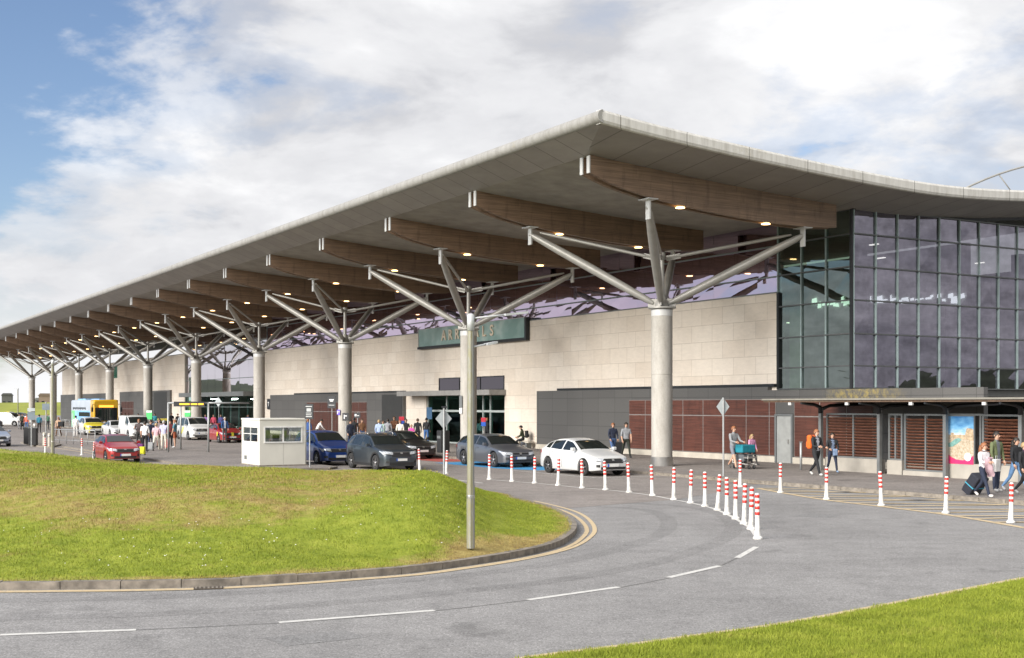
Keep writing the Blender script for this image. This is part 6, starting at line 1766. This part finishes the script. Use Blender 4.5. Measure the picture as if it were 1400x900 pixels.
# --- far group
GF = 'people far off near the coach'
person('person in long white coat beside the rescue car', P_(103.5, 597.5, .1), AWAY, 1.78, (.66, .64, .62), (.62, .60, .58), WHT, 'dark', 'stand', group=GF)
person('woman in tan dress with a black shoulder bag by the guard rail', P_(80, 597, .1), CAMF, 1.70, (.45, .30, .20), (.12, .06, .03), BLK, 'ginger', 'walk', long_hair=True, sleeve='short', group=GF)
person('man in teal T-shirt and black trousers beyond the litter bin', P_(53.5, 592, .1), AWAY, 1.76, (.02, .16, .24), BLK, BLK, 'black', 'stand', group=GF)
person('person in coral top and jeans left of the direction board', P_(36.5, 590, .1), CAMF, 1.74, (.55, .14, .09), JEAN, BLK, 'brown', 'stand', group=GF)
person('person in dark olive jacket next to the coral top', P_(30.5, 588, .1), RIGHT, 1.72, (.05, .055, .035), BLK, BLK, 'dark', 'stand', group=GF)
person('person in white top near the far minivan', P_(26.5, 587, .1), RIGHT, 1.68, WHT, GRY, BLK, 'brown', 'stand', group=GF)
person('person in green top beyond the concrete posts', P_(65, 588, .1), AWAY, 1.72, (.05, .14, .08), BLK, BLK, 'fair', 'stand', group=GF)
person('person in black beside the yellow coach front', P_(166, 589, .118), CAMF, 1.80, BLK, BLK, BLK, 'black', 'stand', group=GF, wide=1.1)
person('person in pale blue shirt beyond the white taxi', P_(171.5, 588, .118), CAMF, 1.75, (.45, .52, .66), DJEAN, BLK, 'brown', 'stand', group=GF)
person('person in crimson top beyond the white taxi', P_(176, 588, .118), CAMF, 1.72, (.48, .03, .07), BLK, BLK, 'dark', 'stand', group=GF)
person('person in grey top beyond the white van', P_(189, 588, .118), CAMF, 1.75, (.12, .12, .13), BLK, BLK, 'black', 'stand', group=GF)
person('person in turquoise top next to the placard', P_(211.5, 588, .118), CAMF, 1.75, (.05, .34, .42), BLK, BLK, 'dark', 'stand', group=GF)
person('person in black by the dark doorway past the gantry post', P_(234.5, 588, .118), RIGHT, 1.80, BLK, BLK, BLK, 'black', 'stand', group=GF)
person('person in dark coat between the gantry posts', P_(243, 588, .118), RIGHT, 1.72, (.03, .03, .035), BLK, BLK, 'dark', 'stand', group=GF)
for i, (px, c, lb) in enumerate([(275, (.5, .06, .10), 'person in red top behind the white people carrier'), (281, (.25, .12, .4), 'person in violet top behind the white people carrier'),
                                 (292, (.5, .07, .12), 'person in crimson top behind the gantry'), (302, (.10, .10, .3), 'person in dark blue top behind the red car'), (339, (.06, .09, .25), 'person in blue top near the hall doors behind the kiosk')]):
    person(lb, P_(px, 592, .118), CAMF, 1.75, c, BLK, BLK, 'brown', 'stand', group=GF)

# --- things carried or wheeled
def backpack(label, loc, rz, c, s=1.0):
    t = thing('backpack', label, 'backpack', loc, rz)
    q = MB(); q.box(-.15*s, .15*s, -.10*s, .10*s, 0, .46*s, bev=.06*s); q.build('pack', cloth(c), t)
    q = MB(); q.box(-.11*s, .11*s, -.155*s, -.09*s, .05*s, .24*s, bev=.025*s); q.build('pocket', cloth(c), t)
    for k in (-1, 1):
        q = MB(); q.path([(k*.09*s, .09*s, .44*s), (k*.10*s, .22*s, .40*s), (k*.11*s, .25*s, .25*s), (k*.10*s, .12*s, .06*s)], .016*s, 6); q.build('strap', cloth((.02, .02, .02)), t)
def off(p, face, fwd, side, z):
    return (p[0]-math.sin(face)*fwd+math.cos(face)*side, p[1]+math.cos(face)*fwd+math.sin(face)*side, p[2]+z)
p = P_(1116, 651); backpack('orange backpack worn by the man in black', off(p, RIGHT, -.25, 0, 1.02), RIGHT, (.75, .13, .015), 1.15)
backpack('black backpack of the man sitting on the stone bench', off(pb, facing(-.55, .1), -.20, 0, .64), facing(-.55, .1), BLK)
p = P_(1138, 647); backpack('small pale blue satchel at the hip of the dark-haired boy', off(p, RIGHT-.5, .22, -.05, .68), RIGHT-.5+math.pi, (.20, .28, .42), .62)
def suitcase(label, loc, rz, c, h=.66, tilt=0.0, w_=.23, d_=.14, handle=True):
    t = thing('suitcase', label, 'suitcase', loc, rz); t.rotation_euler = (tilt, 0, rz)
    q = MB(); q.box(-w_, w_, -d_, d_, .06, h, bev=.04); q.build('shell', cloth(c), t)
    q = MB(); q.box(-w_+.04, w_-.04, -d_-.02, -d_+.002, .12, h*.6, bev=.008); q.build('pocket', cloth(c), t)
    for a in (-1, 1):
        q = MB(); q.lathe([(.035, -.02), (.035, .02)], 12, (a*(w_-.05), d_-.02, .035), axis='y'); q.build('wheel', M_BLK, t)
    if handle:
        q = MB(); q.path([(-.09, d_-.03, h-.02), (-.09, d_-.03, h+.36), (.09, d_-.03, h+.36), (.09, d_-.03, h-.02)], .010, 6); q.build('handle', M_BLK, t)
    return t
p = P_(1325, 676); sx1 = suitcase('large black wheeled suitcase with a turquoise strap pulled by the woman in white', p, RIGHT, (.018, .020, .03), .72, -.62, .25, .17)
q = MB(); q.box(-.255, .255, -.175, .175, .34, .37); q.build('strap', cloth((.05, .30, .42)), sx1)
p = P_(1316, 673); 
suitcase('black suitcase standing between the two men behind the white hatchback', P_(846, 622.5), CAMF, BLK, .70, 0, .22, .15)
suitcase('purple bag at the feet of the taxi queue', Q_(191.5, 619), AWAY, (.14, .03, .15), .5, 0, .2, .14)
suitcase('bright yellow bag beside the red hatchback', Q_(194, 622.5), AWAY, (.62, .62, .03), .46, 0, .18, .13, False)
suitcase('grey suitcase between the white and pink shirts', Q_(205.5, 616.5), AWAY, (.30, .31, .32), .5, 0, .2, .14)
suitcase('red bag beside the man in lilac', Q_(228.5, 614), AWAY, (.55, .05, .04), .62, 0, .12, .14, False)
suitcase('black shoulder bag of the woman in tan', off(P_(83.5, 597, .1), 0, 0, 0, .78), 0, BLK, .5, 0, .24, .14, False)
t = thing('jacket', 'pale pink jacket carried over the arm of the woman in white', 'jacket', off(P_(1345, 680), RIGHT, .27, .12, .62), RIGHT)
q = MB(); q.grid([[(x*.13+.02*math.sin(j*1.7), .05+.05*math.sin(x*3+j*.8), .52-.075*j) for x in np.linspace(-1, 1, 9)] for j in range(8)], 0, True); q.grid([[(x*.13+.02*math.sin(j*1.7), .0+.05*math.sin(x*3+j*.8), .52-.075*j) for x in np.linspace(-1, 1, 9)] for j in range(8)], 0, True, flip=True)
q.box(-.12, .12, .0, .06, .50, .56, bev=.02); q.build('garment', cloth((.60, .42, .47)), t)
t = thing('paper_bag', 'white paper shopping bag held by the woman in white', 'bag', off(P_(1345, 680), RIGHT, .20, -.30, .75), RIGHT+.3)
q = MB(); q.box(-.17, .17, -.06, .06, 0, .36, bev=.01); q.build('bag', cloth((.74, .73, .71)), t)
q = MB(); q.path([(-.07, 0, .36), (-.05, 0, .46), (.05, 0, .46), (.07, 0, .36)], .006, 5); q.build('handle', cloth((.5, .5, .5)), t)
# luggage trolley with a turquoise case
p = P_(1017, 641)
t = thing('luggage_trolley', 'steel airport luggage trolley pushed by the man in grey', 'trolley', p, RIGHT)
q = MB(); q.path([(-.28, -.45, 1.0), (.28, -.45, 1.0)], .022, 8); q.build('handlebar', M_BLK, t)
q = MB()
for sgn in (-1, 1):
    q.path([(sgn*.28, -.45, 1.0), (sgn*.28, -.38, .25), (sgn*.22, .55, .20)], .018, 8)
for k in range(5): q.path([(-.26, -.36+k*.2, .25-.012*k), (.26, -.36+k*.2, .25-.012*k)], .012, 6)
q.path([(-.28, -.42, .62), (.28, -.42, .62)], .014, 6); q.build('frame', M_STAIN, t)
q = MB(); q.box(-.25, .25, .28, .55, .45, .52); q.path([(-.25, .54, .2), (-.25, .54, .62), (.25, .54, .62), (.25, .54, .2)], .014, 6); q.build('basket', M_STAIN, t)
for (x, y) in ((-.24, -.32), (.24, -.32), (-.14, .48), (.14, .48)):
    q = MB(); q.lathe([(.04, -.02), (.085, -.018), (.085, .018), (.04, .02)], 14, (x, y, .085), axis='x'); q.build('wheel', M_BLK, t)
suitcase('turquoise holdall lying across the luggage trolley', (p[0], p[1], p[2]+.62), RIGHT, (.01, .19, .25), .40, 0, .36, .33, False)
suitcase('grey case under the turquoise holdall', (p[0]+.02, p[1], p[2]+.25), RIGHT, (.10, .11, .12), .36, 0, .26, .26, False)
